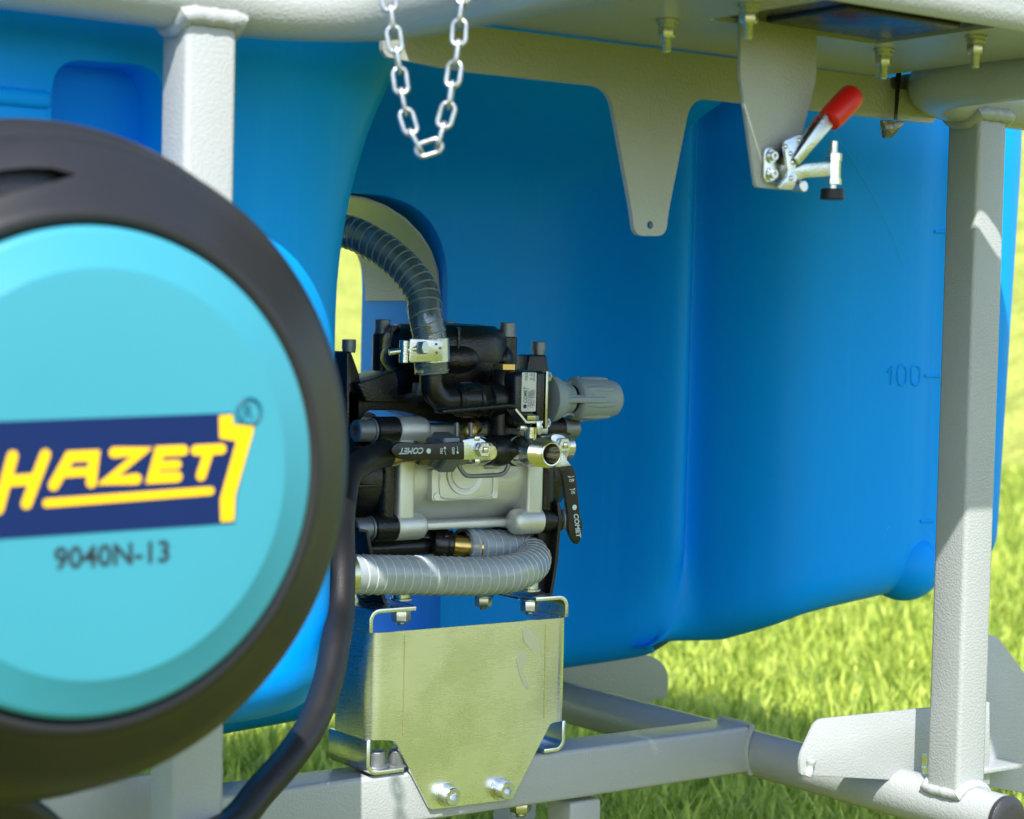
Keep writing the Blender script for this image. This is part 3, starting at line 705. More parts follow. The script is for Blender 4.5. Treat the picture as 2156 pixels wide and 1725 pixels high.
ya = CY-.012
b = B(); b.prism(rp([C9(560, 1170, ya), C9(700, 1110, ya), C9(1010, 1085, ya), C9(1010, 1275, ya), C9(700, 1290, ya), C9(600, 1330, ya)], .003), (0, .007, 0), .001); b.build('clamp_arm', 'zinc', tg)
p = C9(635, 1400, ya); b = B(); b.cyl(p+V((0, -.005, 0)), p+V((0, .008, 0)), .0055, n=20, ch=.0006); b.build('pivot', 'zinc', tg)
pt, pb = C9(1085, 830, ya), C9(1050, 1440, ya); zx, zy = (pt.x+pb.x)/2, ya+.003
zf = lambda y: C9(1070, y, ya).z
b = B(); b.cyl((zx, zy, zf(1430)), (zx, zy, zf(830)), .0040, n=16); b.build('spindle', 'zinc', tg)
b = B(); b.cyl((zx, zy, zf(1370)), (zx, zy, zf(990)), .0078, n=6); b.cyl((zx, zy, zf(1075)), (zx, zy, zf(985)), .0088, n=6); b.cyl((zx, zy, zf(1375)), (zx, zy, zf(1300)), .0090, n=6); b.build('spindle_nut', 'zinc', tg)
b = B(); b.cyl((zx, zy, zf(1565)), (zx, zy, zf(1430)), .0118, .0112, n=28, ch=.001); b.build('pressure_pad', 'rubber', tg)

# ---- cable tie with a small bag of pins
ty = W(3, 1435, 420, 1.575)
tie = B(); tie.prism([W(3, 1425, 380, 1.58), W(3, 1452, 380, 1.58), W(3, 1425, 690, 1.58), W(3, 1412, 690, 1.58)], (0, .0015, 0)); tie.build('cable_tie', 'black', None, label='black cable tie strapped round the plate beside the right post', cat='cable tie')
bag = thing('pin_bag', 'small clear plastic bag of brass-coloured pins hanging on the cable tie', 'bag', W(3, 1390, 800, 1.582))
pts = [W(3, 1350, 690, 1.582), W(3, 1480, 700, 1.582), W(3, 1400, 797, 1.582), W(3, 1362, 795, 1.582)]
B().prism(pts, (0, .008, 0), .002).build('bag_film', 'bag', bag)
for a, c in (((1372, 700), (1395, 770)), ((1440, 705), (1395, 770)), ((1372, 760), (1450, 712))):
    B().tube(smooth_path([W(3, *a, 1.585), W(3, (a[0]+c[0])/2+4, (a[1]+c[1])/2, 1.586), W(3, *c, 1.585)], 5), .0018, 8).build('pin', 'brass', bag)
pts = [W(3, 1400, 445, 1.584), W(3, 1500, 425, 1.584), W(3, 1560, 440, 1.584), W(3, 1540, 520, 1.584), W(3, 1410, 512, 1.584)]
B().prism(rp(pts, .004), (0, .005, 0), .001).build('bag_film', 'bag', bag)

# ================================================================== CHAIN
ch = thing('steel_chain', 'loop of zinc-plated steel chain hanging below the bent grey tube', 'chain', oD((890, 330), 1.62))
cp = [(205, -190), (212, -60), (232, 60), (250, 190), (268, 310), (285, 420), (298, 530), (318, 640), (345, 735), (384, 838), (446, 884), (508, 828), (535, 725), (568, 620), (585, 500), (603, 385), (622, 260), (632, 130), (650, 10), (662, -120), (670, -230)]
path = smooth_path([oD(cr(4, *q), 1.62) for q in cp], 16)
acc = [0]
for a, c in zip(path, path[1:]): acc.append(acc[-1]+(c-a).length)
def along(s_):
    s_ = max(0, min(acc[-1], s_))
    for i in range(len(acc)-1):
        if acc[i+1] >= s_: return path[i].lerp(path[i+1], (s_-acc[i])/max(1e-9, acc[i+1]-acc[i]))
    return path[-1]
pitch = acc[-1]/19; lr = .0020; hw = .0056
lk = bmesh.new()
ov = []
for k in range(28):
    a = 2*math.pi*k/28; c, s_ = math.cos(a), math.sin(a); L_ = pitch*.5+lr-hw
    ov.append(V((hw*c, 0, hw*s_+(L_ if s_ > 0 else -L_))))
lb = B(); lb.tube(ov, lr, 10, closed=True)
for v in lb.bm.verts: v.co *= S
me = bpy.data.meshes.new('link'); lb.bm.to_mesh(me); lb.bm.free()
for p in me.polygons: p.use_smooth = True
me.materials.append(MT['chain'])
for k in range(19):
    A, C = along(k*pitch), along((k+1)*pitch); d = (C-A).normalized(); toc = (CAM-A).normalized()
    side = d.cross(toc).normalized(); nrm = side.cross(d)
    ang = math.radians(12 if k % 2 else 96)+random.uniform(-.15, .15)
    xa = side*math.cos(ang)+nrm*math.sin(ang); yv = d.cross(xa)
    o = bpy.data.objects.new('link', me); COL.objects.link(o); o.parent = ch
    mm = Matrix.Identity(4); pos = (A+C)/2*S-ch.location
    for i in range(3): mm[i][0], mm[i][1], mm[i][2], mm[i][3] = xa[i], yv[i], d[i], pos[i]
    o.matrix_basis = mm

for e_ in (along(0), along(acc[-1])):
    t_ = V((.97, e_.y, ZT)); d_ = (t_-e_).normalized(); B().tube(smooth_path([e_-V((0, 0, .004)), e_+V((0, 0, .004))+d_*.004, e_.lerp(t_, .5)+V((0, 0, .006)), t_-d_*.024], 6), .0025, 8).build('hook', 'chain', ch)

# ================================================================== HOSE REEL
RY = 1.20; RC = oY((219, 1000), RY); RX, RZ = RC.x, RC.z
reel = thing('hose_reel', 'round black hose reel with light blue cover marked HAZET 9040N-13', 'hose reel', (RX, RY+.12, RZ-.23))
r1 = .1622
ax = (0, 1, 0); o = (RX, RY, RZ)
b = B(); b.lathe([(.0, 0), (.08, 0), (.130, .0), (.1345, .0003), (.1365, .0012), (.158, .0092), (.1610, .0115), (r1, .0165)], o, ax, 128, cap=False); b.build('cover_disc', 'cyan', reel, smooth=14)
b = B(); b.lathe([(r1-.001, .024), (r1+.0005, .0185), (.1660, .0160), (.1695, .0152), (.1725, .0162), (.177, .020), (.183, .027), (.203, .040), (.216, .052), (.2225, .062), (.2258, .075), (.2258, .083), (.224, .087), (.224, .091), (.233, .098), (.238, .112), (.238, .19), (.232, .205), (.20, .21), (.06, .212)], o, ax, 144, cap=False)
hou = b.build('housing', 'reelblack', reel, smooth=50)
# slot (finger recess) in the housing ring near the top: arc-shaped
c = B(); a0, a1 = math.radians(97), math.radians(150)
def ringpt(r, a, y): return V((RX+r*math.cos(a), y, RZ+r*math.sin(a)))
for seg in range(1):
    pin, pout = [], []
    for k in range(15):
        a = math.radians(92)+(math.radians(155)-math.radians(92))*k/14; ed = math.sin(math.pi*min(1, max(0, k/14*1.0)))**.5
        pin.append(ringpt(.196-.0095*ed, a, RY+.01)); pout.append(ringpt(.196+.0095*ed, a, RY+.01))
    c.prism(pin+pout[1:-1][::-1], (0, .05, 0))
cut = c.build('cut', 'reelblack')
bpy.context.view_layer.update()
# put housing in world space for the cut (parent offset only)
hou.parent = None; hou.location = reel.location; bpy.context.view_layer.update()
mdl = hou.modifiers.new('s', 'SOLIDIFY'); mdl.thickness = .02; mdl.offset = 1 if False else -1
bool_cut(hou, [cut]); hou.parent = reel; hou.location = (0, 0, 0)
for p in hou.data.polygons: p.use_smooth = True
hou.data.set_sharp_from_angle(angle=math.radians(45))
b = B(); b.lathe([(.12, .025), (.205, .05), (.205, .19), (.12, .2)], o, ax, 96, cap=True); b.build('drum', 'black', reel)
for k in range(3):
    a = math.radians(34-3.2*k); p = ringpt(.2352-.002*k, a, RY+.115); b = B(); b.box(p, (.010, .03, .004), .001, Matrix.Rotation(-a+.6, 3, 'Y')); b.build('ratchet_tooth', 'reelblack', reel)
B().box((RX+.17, RY+.29, RZ), (.16, .16, .05), .004).build('mounting_arm', 'paint', reel)
B().box((RX+.03, RY+.215, RZ), (.14, .012, .14), .004).build('mounting_plate', 'paint', reel)
# print
def R6(x, y, h=0): p = W(6, x, y, RY); p.y -= h; return p
NR_ = V((0, -1, 0))
b = B(); b.prism([R6(*q, .0002) for q in ((-236, 272), (857, 232), (862, 272), (940, 268), (868, 535), (863, 637), (-236, 712))], (0, -.0002, 0)); panel = b.build('logo_panel', 'navy', reel)
b = B(); sw = (R6(100, 400)-R6(142, 400)).length
hgt = [0]
def sk(*pts, w_=1):
    hgt[0] += 1; stroke(b, [R6(*q) for q in pts], sw*w_*.92, NR_, .0006+.00003*hgt[0])
sk((45, 390), (-8, 585)); sk((165, 385), (96, 565)); sk((28, 482), (130, 474))
sk((196, 497), (255, 392), (345, 388), (334, 487)); sk((240, 452), (335, 446), w_=.8)
sk((418, 377), (523, 373), (393, 480), (500, 474))
sk((672, 369), (585, 373), (558, 471), (650, 466)); sk((575, 426), (650, 421), w_=.85)
sk((718, 369), (812, 364)); sk((768, 366), (737, 462)); sk((170, 563), (772, 518), w_=.78)
b.build('logo_letters', 'yellow', panel, smooth=20)
b = B(); hook = [(804, 242), (853, 238), (857, 275), (932, 278), (928, 306), (863, 535), (858, 628), (810, 632), (808, 548), (868, 335), (806, 325)]
b.prism([R6(*q, .0006) for q in hook], (0, -.0001, 0)); b.build('logo_hook', 'yellow', panel)
e0, e1 = R6(198, 806), R6(622, 776); ex = (e1-e0).normalized(); ey = V((0, -1, 0)).cross(ex)*-1
if ey.z < 0: ey = -ey
text('model_number', '9040N-13', e0, ex, ey, (R6(0, 0)-R6(0, 70)).length/.60, 'ink', reel, .0005, fit=(e1-e0).length, bold=.0004)
b = B(); cc = R6(915, 226); b.tube([cc+V((math.cos(a)*.0088, -.0004, math.sin(a)*.0088)) for a in [2*math.pi*k/28 for k in range(28)]], .0013, 6, closed=True); b.build('registered_ring', 'teal_ink', reel)
text('registered_letter', 'R', cc+V((-.004, 0, -.0045)), (1, 0, 0), (0, 0, 1), .0125, 'teal_ink', reel, .0005, bold=.0003)

# ================================================================== PUMP BRACKET (folded sheet)
br = thing('pump_bracket', 'folded bare galvanised sheet bracket bolted to the grey cross beam under the pump', 'bracket', (1.35, 1.95, BZ1))
C2 = lambda x, y, Y: W(2, x, y, Y)
FY = 1.9345; TH = .0048
fx0, fx1 = C2(318, 900, FY).x, C2(1310, 900, FY).x
zt0, zt1 = C2(318, 677, FY).z, C2(1310, 613, FY).z; zl, zr = C2(318, 1278, FY).z, C2(1310, 1178, FY).z
pts = [V((fx0, FY, zl)), V((fx0, FY, zt0)), V((fx1, FY, zt0)), V((fx1, FY, zr)), C2(1268, 1186, FY), C2(1052, 1613, FY), C2(592, 1671, FY), C2(393, 1284, FY)]
t = bmesh.new(); vs = [t.verts.new(p) for p in rp(pts, [0, 0, 0, 0, .006, .004, .004, .006])]
f = t.faces.new(vs); r = bmesh.ops.extrude_face_region(t, geom=[f]); bmesh.ops.translate(t, verts=[g for g in r['geom'] if isinstance(g, bmesh.types.BMVert)], vec=(0, TH, 0)); bmesh.ops.recalc_face_normals(t, faces=t.faces)
b = B(); b._add(t)
BR = .016
def bend(x, sgn, z0, z1, dep):
    pth = [V((x+sgn*BR*math.sin(a), FY+BR*(1-math.cos(a)), z0)) for a in [math.pi/2*k/9 for k in range(10)]]+[V((x+sgn*BR, FY+dep, z0))]
    b.strip(pth, TH*(-sgn)*-1 if sgn < 0 else -TH*-1, (0, 0, z1-z0))
bend(fx0, -1, zl, zt0, .075); bend(fx1, 1, zr, zt0, .075)
bmesh.ops.remove_doubles(b.bm, verts=b.bm.verts, dist=2e-5)
b.build('front_sheet', 'sheet', br, smooth=30)
# the two channel-shaped side supports
xl = fx0-BR+.0015; xr = fx1+BR-.0015
def channel(x, sgn, z_end, z0, wd):
    R_ = .014; up_ = z0 > z_end; pth = [V((x+sgn*wd, FY+.003, z0))]; k_ = 1 if up_ else -1
    for k in range(8):
        a = math.pi/2*k/7; pth.append(V((x+sgn*(R_-R_*math.sin(a)), FY+.003, z0-k_*(R_-R_*math.cos(a)))))
    pth.append(V((x, FY+.003, z_end)))
    c = B(); c.strip(pth, TH*sgn*-k_, (0, .086, 0), .0004); return c
ztl = C2(400, 535, FY+.006).z; zb_ = BZ1+.0015
xl = fx0-BR; xr = fx1+BR
channel(xl, 1, zt0+.0003, ztl, .064).build('side_channel', 'sheet', br, smooth=30)
channel(xl, 1, zl-.0003, zb_, .052).build('side_channel', 'sheet', br, smooth=30)
channel(xr, -1, zt0+.0003, ztl, .050).build('side_channel', 'sheet', br, smooth=30)
channel(xr, -1, zr-.0003, zb_, .032).build('side_channel', 'sheet', br, smooth=30)
# scribed lines and stains on the sheet
for xx, y0, y1 in ((447, 688, 1255), (1240, 630, 1160)):
    a_, c_ = C2(xx, y0, FY-.0006), C2(xx-10, y1, FY-.0006); B().prism([a_, a_+V((.0014, 0, 0)), c_+V((.0014, 0, 0)), c_], (0, .0004, 0)).build('scribe_line', 'sheetedge', br)
for blob in ([(1120, 640), (1150, 650), (1180, 690), (1225, 715), (1200, 735), (1212, 780), (1165, 785), (1120, 730), (1112, 690)], [(1085, 790), (1115, 780), (1150, 830), (1120, 855), (1115, 905), (1148, 985), (1138, 998), (1110, 960), (1088, 890), (1075, 835)]):
    B().prism(rp([C2(x, y, FY-.0005) for x, y in blob], .003, 3), (0, .0003, 0)).build('stain', 'stain', br)
# screws through the tab into the beam
for x, y in ((680, 1585), (985, 1552)):
    p = C2(x, y, FY-.0003); b = B(); b.cyl(p, p+V((0, -.0028, 0)), .0140, n=32, ch=.0004); b.socket(p+V((0, -.0028, 0)), (0, -1, 0), .0108, .0135, .0058, .008); b.build('cap_screw', 'zinc', br)
p = C2(1100, 1648, 1.972); b = B(); b.nut((p.x, 1.972, BZ0-.0002), (0, 0, -1), .0135, .013, .006, .55, washer=1); b.build('beam_nut', 'yzinc', br)
# nuts and sleeves on the flanges
fz = ztl
for x, y in ((422, 590), (1142, 560)):
    p = C2(x, y, FY+.03); xx, yy = p.x, FY+.028
    b = B(); b.nut((xx, yy, fz-TH-.0001), (0, 0, -1), .0112, .014, .004, .5, washer=1); b.build('flange_nut', 'zinc', br)
    b = B(); b.cyl((xx, yy, fz+.0048), (xx, yy, fz+.0075), .0135, n=28, ch=.0004); b.cyl((xx, yy, fz+.0075), (xx, yy, fz+.026), .0108, n=28, ch=.0006); b.build('spacer_sleeve', 'zinc', br)
p = C2(838, 490, 2.05); b = B(); b.nut((p.x, 2.03, p.z+.008), (0, 0, -1), .011, .012, .004, .5, washer=1); b.build('flange_nut', 'yzinc', br)
for x, y, yy in ((292, 1330, 1.955), (405, 1375, 1.950)):
    p = C2(x, y, yy); b = B(); b.cyl((p.x, yy, zb_+TH+.0003), (p.x, yy, zb_+TH+.003), .0135, n=28); b.socket((p.x, yy, zb_+TH+.003), (0, 0, 1), .0105, .016, .0055, .008); b.build('cap_screw', 'dullscrew', br)

# ================================================================== PUMP
pu = thing('diaphragm_pump', 'black and cast-aluminium diaphragm pump with grey regulator knob and lever valves on the bracket', 'pump', (1.42, 2.05, fz+.006))
C1 = lambda x, y, Y: W(1, x, y, Y)
U1 = .000199           # design units per crop pixel at the pump
PYC = 2.06
zc = C1(900, 1105, PYC-.05).z
xa, xb = C1(440, 1105, 2.0).x, C1(1345, 1250, 2.0).x
xm = (xa+xb)/2
b = B()
b.lathe([(.060, 0), (.060, xb-xa)], (xa, PYC, zc), (1, 0, 0), 64)
b.box(((xa+xb)/2, PYC-.008, zc-.060), (xb-xa-.01, .085, .010), .003, seg=3)
b.box(((xa+xb)/2, PYC, zc+.056), (xb-xa-.01, .07, .012), .003, seg=3)
for x0, x1 in ((xa, C1(545, 1100, 2.0).x), (C1(1240, 1300, 2.0).x, xb)):
    b.box(((x0+x1)/2, PYC, zc-.001), (x1-x0, .139, .139), .005, seg=3)
    for sz in (-.058, .058):
        o_ = (x0 if x0 == xa else x1); sg = 1 if x0 == xa else -1; ln = .046 if sz > 0 else .045
        p0 = V((o_, PYC-.058, zc+sz)); b.lathe([(.0165, 0), (.0165, ln-.012), (.0150, ln-.006), (.0105, ln-.0015), (.0, ln)], p0, (sg, 0, 0), 24, cap=False)
        p0 = V((o_, PYC+.058, zc+sz)); b.lathe([(.0165, 0), (.0165, ln-.012), (.0150, ln-.006), (.0105, ln-.0015), (.0, ln)], p0, (sg, 0, 0), 24, cap=False)
b.build('crankcase', 'alu', pu, smooth=45)
# cover pad on the front of the crankcase with a round dish
q = [C1(670, 1062, 1.992), C1(1092, 1055, 1.992), C1(1086, 1250, 1.992), C1(672, 1266, 1.992)]
b = B(); b.prism(rp(q, .003), (0, .012, 0), .0012); pad = b.build('cover_pad', 'alu', pu)
pc = C1(886, 1085, 1.989); b = B()
b.lathe([(.0275, -.001), (.0270, .0022), (.0245, .0022), (.0215, .0005), (.0205, .0004), (.0195, .0016), (.0, .0018)], pc+V((0, .0025, 0)), (0, -1, 0), 40, cap=False); b.build('round_boss', 'alu', pad, smooth=35)
for x, y in ((700, 1235), (1062, 1222)):
    b = B(); p = C1(x, y, 1.992); b.cyl(p, p+V((0, -.0012, 0)), .0048, n=20, ch=.0004); b.build('corner_boss', 'alu', pad)
b = B(); qq = [C1(700, 1090, 1.9915), C1(720, 1090, 1.9915), C1(722, 1195, 1.9915), C1(760, 1245, 1.9915), C1(1020, 1235, 1.9915), C1(1055, 1190, 1.9915), C1(1058, 1080, 1.9915), C1(1072, 1080, 1.9915), C1(1072, 1185, 1.9915)]
b.tube(smooth_path(qq[1:7], 6), .0013, 8); b.build('raised_edge', 'alu', pad)
text('casting_number', '4030132', C1(1098, 1120, 1.9985), (1, 0, 0), (0, 0, 1), .0105, 'alu', pu, .0008, fit=.026, bold=.0001)
# --- side heads
def head(sg):
    x0 = xa if sg < 0 else xb
    b = B(); ln = C1(440, 1100, 2.0).x-C1(300, 1100, 2.0).x
    b.box((x0+sg*.011, PYC, zc), (.0216, .136, .137), .013, seg=5)
    b.lathe([(.064, .0), (.063, .012), (.058, .026), (.049, .036), (.036, .042), (.0, .044)], (x0+sg*.020, PYC, zc), (sg, 0, 0), 48, cap=False)
    for k in range(8):
        a = math.pi/4*k+.12; dy, dz = math.cos(a), math.sin(a)
        b.box((x0+sg*.036, PYC+dy*.046, zc+dz*.046), (.032, .004, .036), .001, Matrix.Rotation(math.atan2(-dy, dz), 3, 'X'))
    for sy in (-1, 1):
        for sz in (-1, 1):
            p = V((x0+sg*.0, PYC+sy*.058, zc+sz*.058)); b.cyl(p, p+V((sg*ln, 0, 0)), .0165, n=28, ch=.0015)
    b.build('side_head', 'blackcast', pu, smooth=40)
    for sy in (-1, 1):
        for sz in (-1, 1):
            p = V((x0+sg*(ln+.0002), PYC+sy*.058, zc+sz*.058))
            c = B(); c.cyl(p, p+V((sg*.003, 0, 0)), .0148, n=28, ch=.0004); c.socket(p+V((sg*.003, 0, 0)), (sg, 0, 0), .0132, .0215, .0068, .011); c.build('cap_screw', 'dullscrew', pu)
head(-1); head(1)
# --- top head
tx, tyy = C1(748, 400, 2.10).x, 2.10; tz = lambda y: C1(748, y, 2.05).z
tzs = tz(385)
b = B(); b.lathe([(.060, tz(700)-tzs), (.072, tz(560)-tzs), (.076, tz(500)-tzs), (.078, -.001), (.078, .0)], (tx, tyy, tzs), (0, 0, 1), 64); b.build('top_head_base', 'blackcast', pu)
b = B(); hh = tz(165)-tzs
b.lathe([(.081, .0005), (.0815, .004), (.0805, hh*.62), (.0765, hh*.84), (.066, hh*.98), (.064, hh*1.03), (.040, hh*1.08), (.0, hh*1.10)], (tx, tyy, tzs), (0, 0, 1), 64, cap=False)
rdir = V((.80, -.60, 0)); fdir = V((.60, .80, 0))
for k, (a_, c_) in enumerate(((-1, 0), (1, 0), (0, 1), (0, -1))):
    if k == 3: continue
    p = V((tx, tyy, tzs))+rdir*(.0795*a_)+fdir*(.08*c_); b.cyl(p+V((0, 0, tz(510)-tzs)), p+V((0, 0, tz(222)-tzs)), .0125, n=28, ch=.0015)
# brow pockets and ribs
for an, rr in ((-112, .077), (-40, .077), (-180, .075)):
    a = math.radians(an); d = V((math.cos(a), math.sin(a), 0)); p = V((tx, tyy, tzs+.003))+d*rr
    b.ell(p, (.028, .012, .018), 20, Matrix.Rotation(a+math.pi/2, 3, 'Z'))
    b.box(p+V((0, 0, .022))+d*.001, (.0035, .012, .036), .0012, Matrix.Rotation(a+math.pi/2, 3, 'Z'))
b.build('top_head_cap', 'blackcast', pu, smooth=40)
for a_, c_ in ((-1, 0), (1, 0), (0, 1)):
    p = V((tx, tyy, tz(222)))+rdir*(.0795*a_)+fdir*(.08*c_); c = B(); c.cyl(p, p+V((0, 0, .0025)), .0112, n=28); c.socket(p+V((0, 0, .0025)), (0, 0, 1), .0100, .0155, .005, .008); c.build('cap_screw', 'dullscrew', pu)
# --- left arm and the casting linking head and crankcase
b = B(); b.prism(rp([C1(*q, 2.03) for q in ((205, 525), (440, 448), (460, 505), (458, 642), (262, 642))], .003), (0, .06, 0), .003, 3); b.build('side_arm', 'blackcast', pu)
b = B(); b.prism(rp([C1(*q, 2.045) for q in ((148, 560), (205, 600), (480, 600), (700, 540), (1090, 520), (1090, 770), (720, 768), (560, 712), (430, 692), (262, 694), (215, 770), (148, 790))], .006), (0, .07, 0), .006, 3); b.build('valve_housing', 'blackcast', pu, smooth=45)
b = B(); b.prism(rp([C1(*q, 2.045) for q in ((135, 330), (165, 320), (222, 480), (225, 1600), (130, 1600))], .004), (0, .10, 0), .003, 3)
for k in range(14): b.box(C1(128, 1000+k*42, 2.045)+V((-.002, .03, 0)), (.010, .05, .003), .0006)
b.build('drive_flange', 'blackcast', pu)
p = C1(150, 310, 2.06); c = B(); c.cyl(p+V((0, 0, -.004)), p, .008, n=20); c.socket(p, (0, 0, 1), .0085, .012, .004, .006); c.build('cap_screw', 'dullscrew', pu)
# rear right lug with screw
b = B(); b.prism(rp([C1(*q, 2.11) for q in ((1285, 345), (1392, 345), (1412, 470), (1412, 700), (1260, 700), (1268, 440))], .004), (0, .03, 0), .004, 3); b.build('rear_lug', 'blackcast', pu)
p = C1(1340, 330, 2.125); c = B(); c.cyl(p+V((0, 0, -.003)), p+V((0, 0, .002)), .008, n=24); c.socket(p+V((0, 0, .002)), (0, 0, 1), .0098, .0125, .005, .007); c.build('cap_screw', 'dullscrew', pu)
p = C1(590, 560, 2.02); B().box(p, (.012, .012, .015), .001).build('square_plug', 'dullscrew', pu)

# --- inlet elbow and regulator
RYA = 1.985; rz = C1(1100, 628, RYA).z; X1 = lambda x, Y=RYA: C1(x, 628, Y).x
ep = smooth_path([C1(668, 470, RYA), C1(670, 530, RYA), C1(690, 588, RYA), C1(735, 628, RYA), V((X1(790), RYA, rz)), V((X1(835), RYA, rz))], 8)
b = B(); b.tube(ep, lambda f: .0142, 28); b.build('inlet_elbow', 'black', pu)
def latheX(segs, m, name, n=40, par=None):
    b = B()
    for pr in segs: b.lathe([(r, x) for x, r in pr], (0, RYA, rz), (1, 0, 0), pr[0] and n)
    return b.build(name, m, par or pu)
ra = .0205
b = B(); b.lathe([(ra-.004, X1(815)), (ra, X1(835)), (ra, X1(925)), (ra+.0015, X1(930)), (ra+.0015, X1(948)), (ra-.002, X1(952))], (0, RYA, rz), (1, 0, 0), 40)
for k in range(6):
    a = k*math.pi/3+.35; b.box(V(((X1(850)+X1(925))/2, RYA+math.cos(a)*ra, rz+math.sin(a)*ra)), (X1(925)-X1(850), .005, .004), .001, Matrix.Rotation(a-math.pi/2, 3, 'X'))
b.build('union_nut', 'black', pu)
b = B(); b.lathe([(.0195, X1(953)), (.0205, X1(958)), (.0205, X1(1005)), (.019, X1(1012))], (0, RYA, rz), (1, 0, 0), 6); b.build('hex_nipple', 'black', pu)
b = B(); b.lathe([(.019, X1(1005)), (.0215, X1(1015)), (.022, X1(1150)), (.025, X1(1195))], (0, RYA, rz), (1, 0, 0), 40)
p = V((X1(1120), RYA, rz)); b.cyl(p, p+V((0, 0, .0365)), .0148, .0142, n=28, ch=.001)
b.cyl(p+V((-.005, 0, 0)), (p.x-.005, RYA, C1(1090, 870, RYA).z), .015, n=28)
YF_ = RYA-.034
xs0, xs1, xs2 = C1(1188, 628, YF_).x, C1(1328, 628, YF_).x, C1(1384, 628, YF_).x
zt_, zbm = C1(1260, 448, YF_).z, C1(1260, 808, YF_).z; zm = (zt_+zbm)/2
b.box(((xs0+xs1)/2, RYA, zm), (xs1-xs0-.0006, .068, zt_-zbm), .008, seg=4)
reg = b.build('regulator_body', 'black', pu, smooth=45)
B().box(((xs1+xs2)/2, RYA, zm), (xs2-xs1-.0006, .068, zt_-zbm), .004, seg=3).build('spacer_block', 'black', pu, smooth=45)
xs3 = C1(1398, 628, YF_).x; B().box(((xs2+xs3)/2, RYA, zm), (xs3-xs2, .0685, zt_-zbm+.001), .0007).build('clamp_plate', 'yzinc', pu)
for sy, sz in ((-1, 1), (-1, -1), (1, 1), (1, -1)):
    p = V((xs3, RYA+sy*.026, zm+sz*.0285)); c = B(); c.lathe([(.0060, 0), (.0062, .001), (.0062, .007), (.0055, .008)], p, (1, 0, 0), 6); c.build('hex_screw', 'zinc', pu)
b = B(); p = V((X1(1122), RYA, C1(1122, 440, RYA).z)); b.lathe([(.0150, 0), (.0158, .0006), (.0158, .0072), (.0148, .0078)], p, (0, 0, 1), 6, ph=.3); b.build('brass_plug', 'brass', pu)
# label on the regulator
ly = YF_-.0004; q = [C1(1232, 452, ly), C1(1318, 452, ly), C1(1326, 692, ly), C1(1240, 702, ly)]
lx0, lx1 = (C1(1234, 570, ly).x, C1(1325, 570, ly).x); lz0, lz1 = C1(1280, 700, ly).z, C1(1280, 455, ly).z
b = B(); b.prism(rp([V((lx0, ly, lz0)), V((lx1, ly, lz0)), V((lx1, ly, lz1)), V((lx0, ly, lz1))], .002), (0, .0003, 0)); lab = b.build('maker_label', 'label', reg)
lw, lh = lx1-lx0, lz1-lz0
def ltext(st, fx, fz_, size, fit=None, sh=0, bold=0, ol=0):
    text('label_print', st, V((lx0+lw*fx, ly, lz0+lh*fz_)), (0, 0, 1), (-1, 0, 0), size, 'ink', reg, .0003, fit=fit, shear=sh, bold=bold, outline=ol)
ltext('COMET', .36, .22, .0072, lh*.42, .25, bold=.0001); ltext('Via Dorso, 4 - 42124 Reggio E. - Italy', .46, .05, .0022, lh*.55)
ltext('GCP 3V 20BAR', .62, .12, .0050, lh*.40); ltext('12041182800', .78, .10, .0058, lh*.45); ltext('Ord.n\u00b0: D18032', .92, .14, .0046, lh*.42)
ltext('MAX', .40, .80, .0062, lh*.2); ltext('20  bar', .70, .80, .0052, lh*.2); ltext('100 l/min', .90, .78, .0052, lh*.22)
b = B(); p = V((lx0+lw*.24, ly-.0003, lz0+lh*.13)); b.cyl(p, p+V((0, -.0001, 0)), .0026, n=20); b.build('label_dot', 'ink', reg)
# grey cone with fins and pointer
cz = C1(1500, 628, RYA).z
b = B(); b.lathe([(.0255, X1(1378)), (.0300, X1(1384)), (.0305, X1(1400)), (.0285, X1(1432)), (.0225, X1(1475)), (.0185, X1(1500)), (.0185, X1(1528))], (0, RYA, zm), (1, 0, 0), 48)
for k in range(4):
    a = math.pi/4*2*k+.18; d = V((0, -math.cos(a), math.sin(a))); o_ = V((0, RYA, zm))
    pts = [V((X1(1412), 0, 0))+o_+d*.027, V((X1(1530), 0, 0))+o_+d*.034*.6, V((X1(1600), 0, 0))+o_+d*.030, V((X1(1600), 0, 0))+o_+d*.023, V((X1(1500), 0, 0))+o_+d*.015]
    n_ = d.cross(V((1, 0, 0))); b.prism([p+n_*.002 for p in pts], n_*-.004, .0008)
d = V((0, -1, 0)); o_ = V((0, RYA, zm-.001))
b.prism([V((X1(1425), 0, .004))+o_+d*.026, V((X1(1600), 0, .004))+o_+d*.031, V((X1(1675), 0, .004))+o_+d*.031, V((X1(1675), 0, .004))+o_+d*.026, V((X1(1500), 0, .004))+o_+d*.016], (0, 0, -.007), .0012)
b.build('regulator_cone', 'reggrey', pu, smooth=40)
pr = [(.017, X1(1500))]; x0_, x1_ = X1(1510), X1(1600)
for k in range(9): pr += [(.0172, x0_+(x1_-x0_)*k/9), (.0158, x0_+(x1_-x0_)*(k+.5)/9)]
pr += [(.016, X1(1620))]
b = B(); b.lathe(pr, (0, RYA, zm), (1, 0, 0), 36); b.build('regulator_thread', 'black', pu)
kx = X1(1548)
b = B(); b.lathe([(.0175, 0), (.0250, .0005), (.0270, .003), (.0274, .02), (.0262, .044), (.0240, .060), (.0222, .066), (.0180, .070), (.0, .0715)], (kx, RYA, zm), (1, 0, 0), 56, cap=False)
for k in range(8):
    a = 2*math.pi*k/8+.25; b.ell(V((kx+.028, RYA+math.cos(a)*.0262, zm+math.sin(a)*.0262)), (.025, .0042, .0028), 14, Matrix.Rotation(a+math.pi/2, 3, 'X'))
b.build('regulator_knob', 'reggrey', pu, smooth=50)

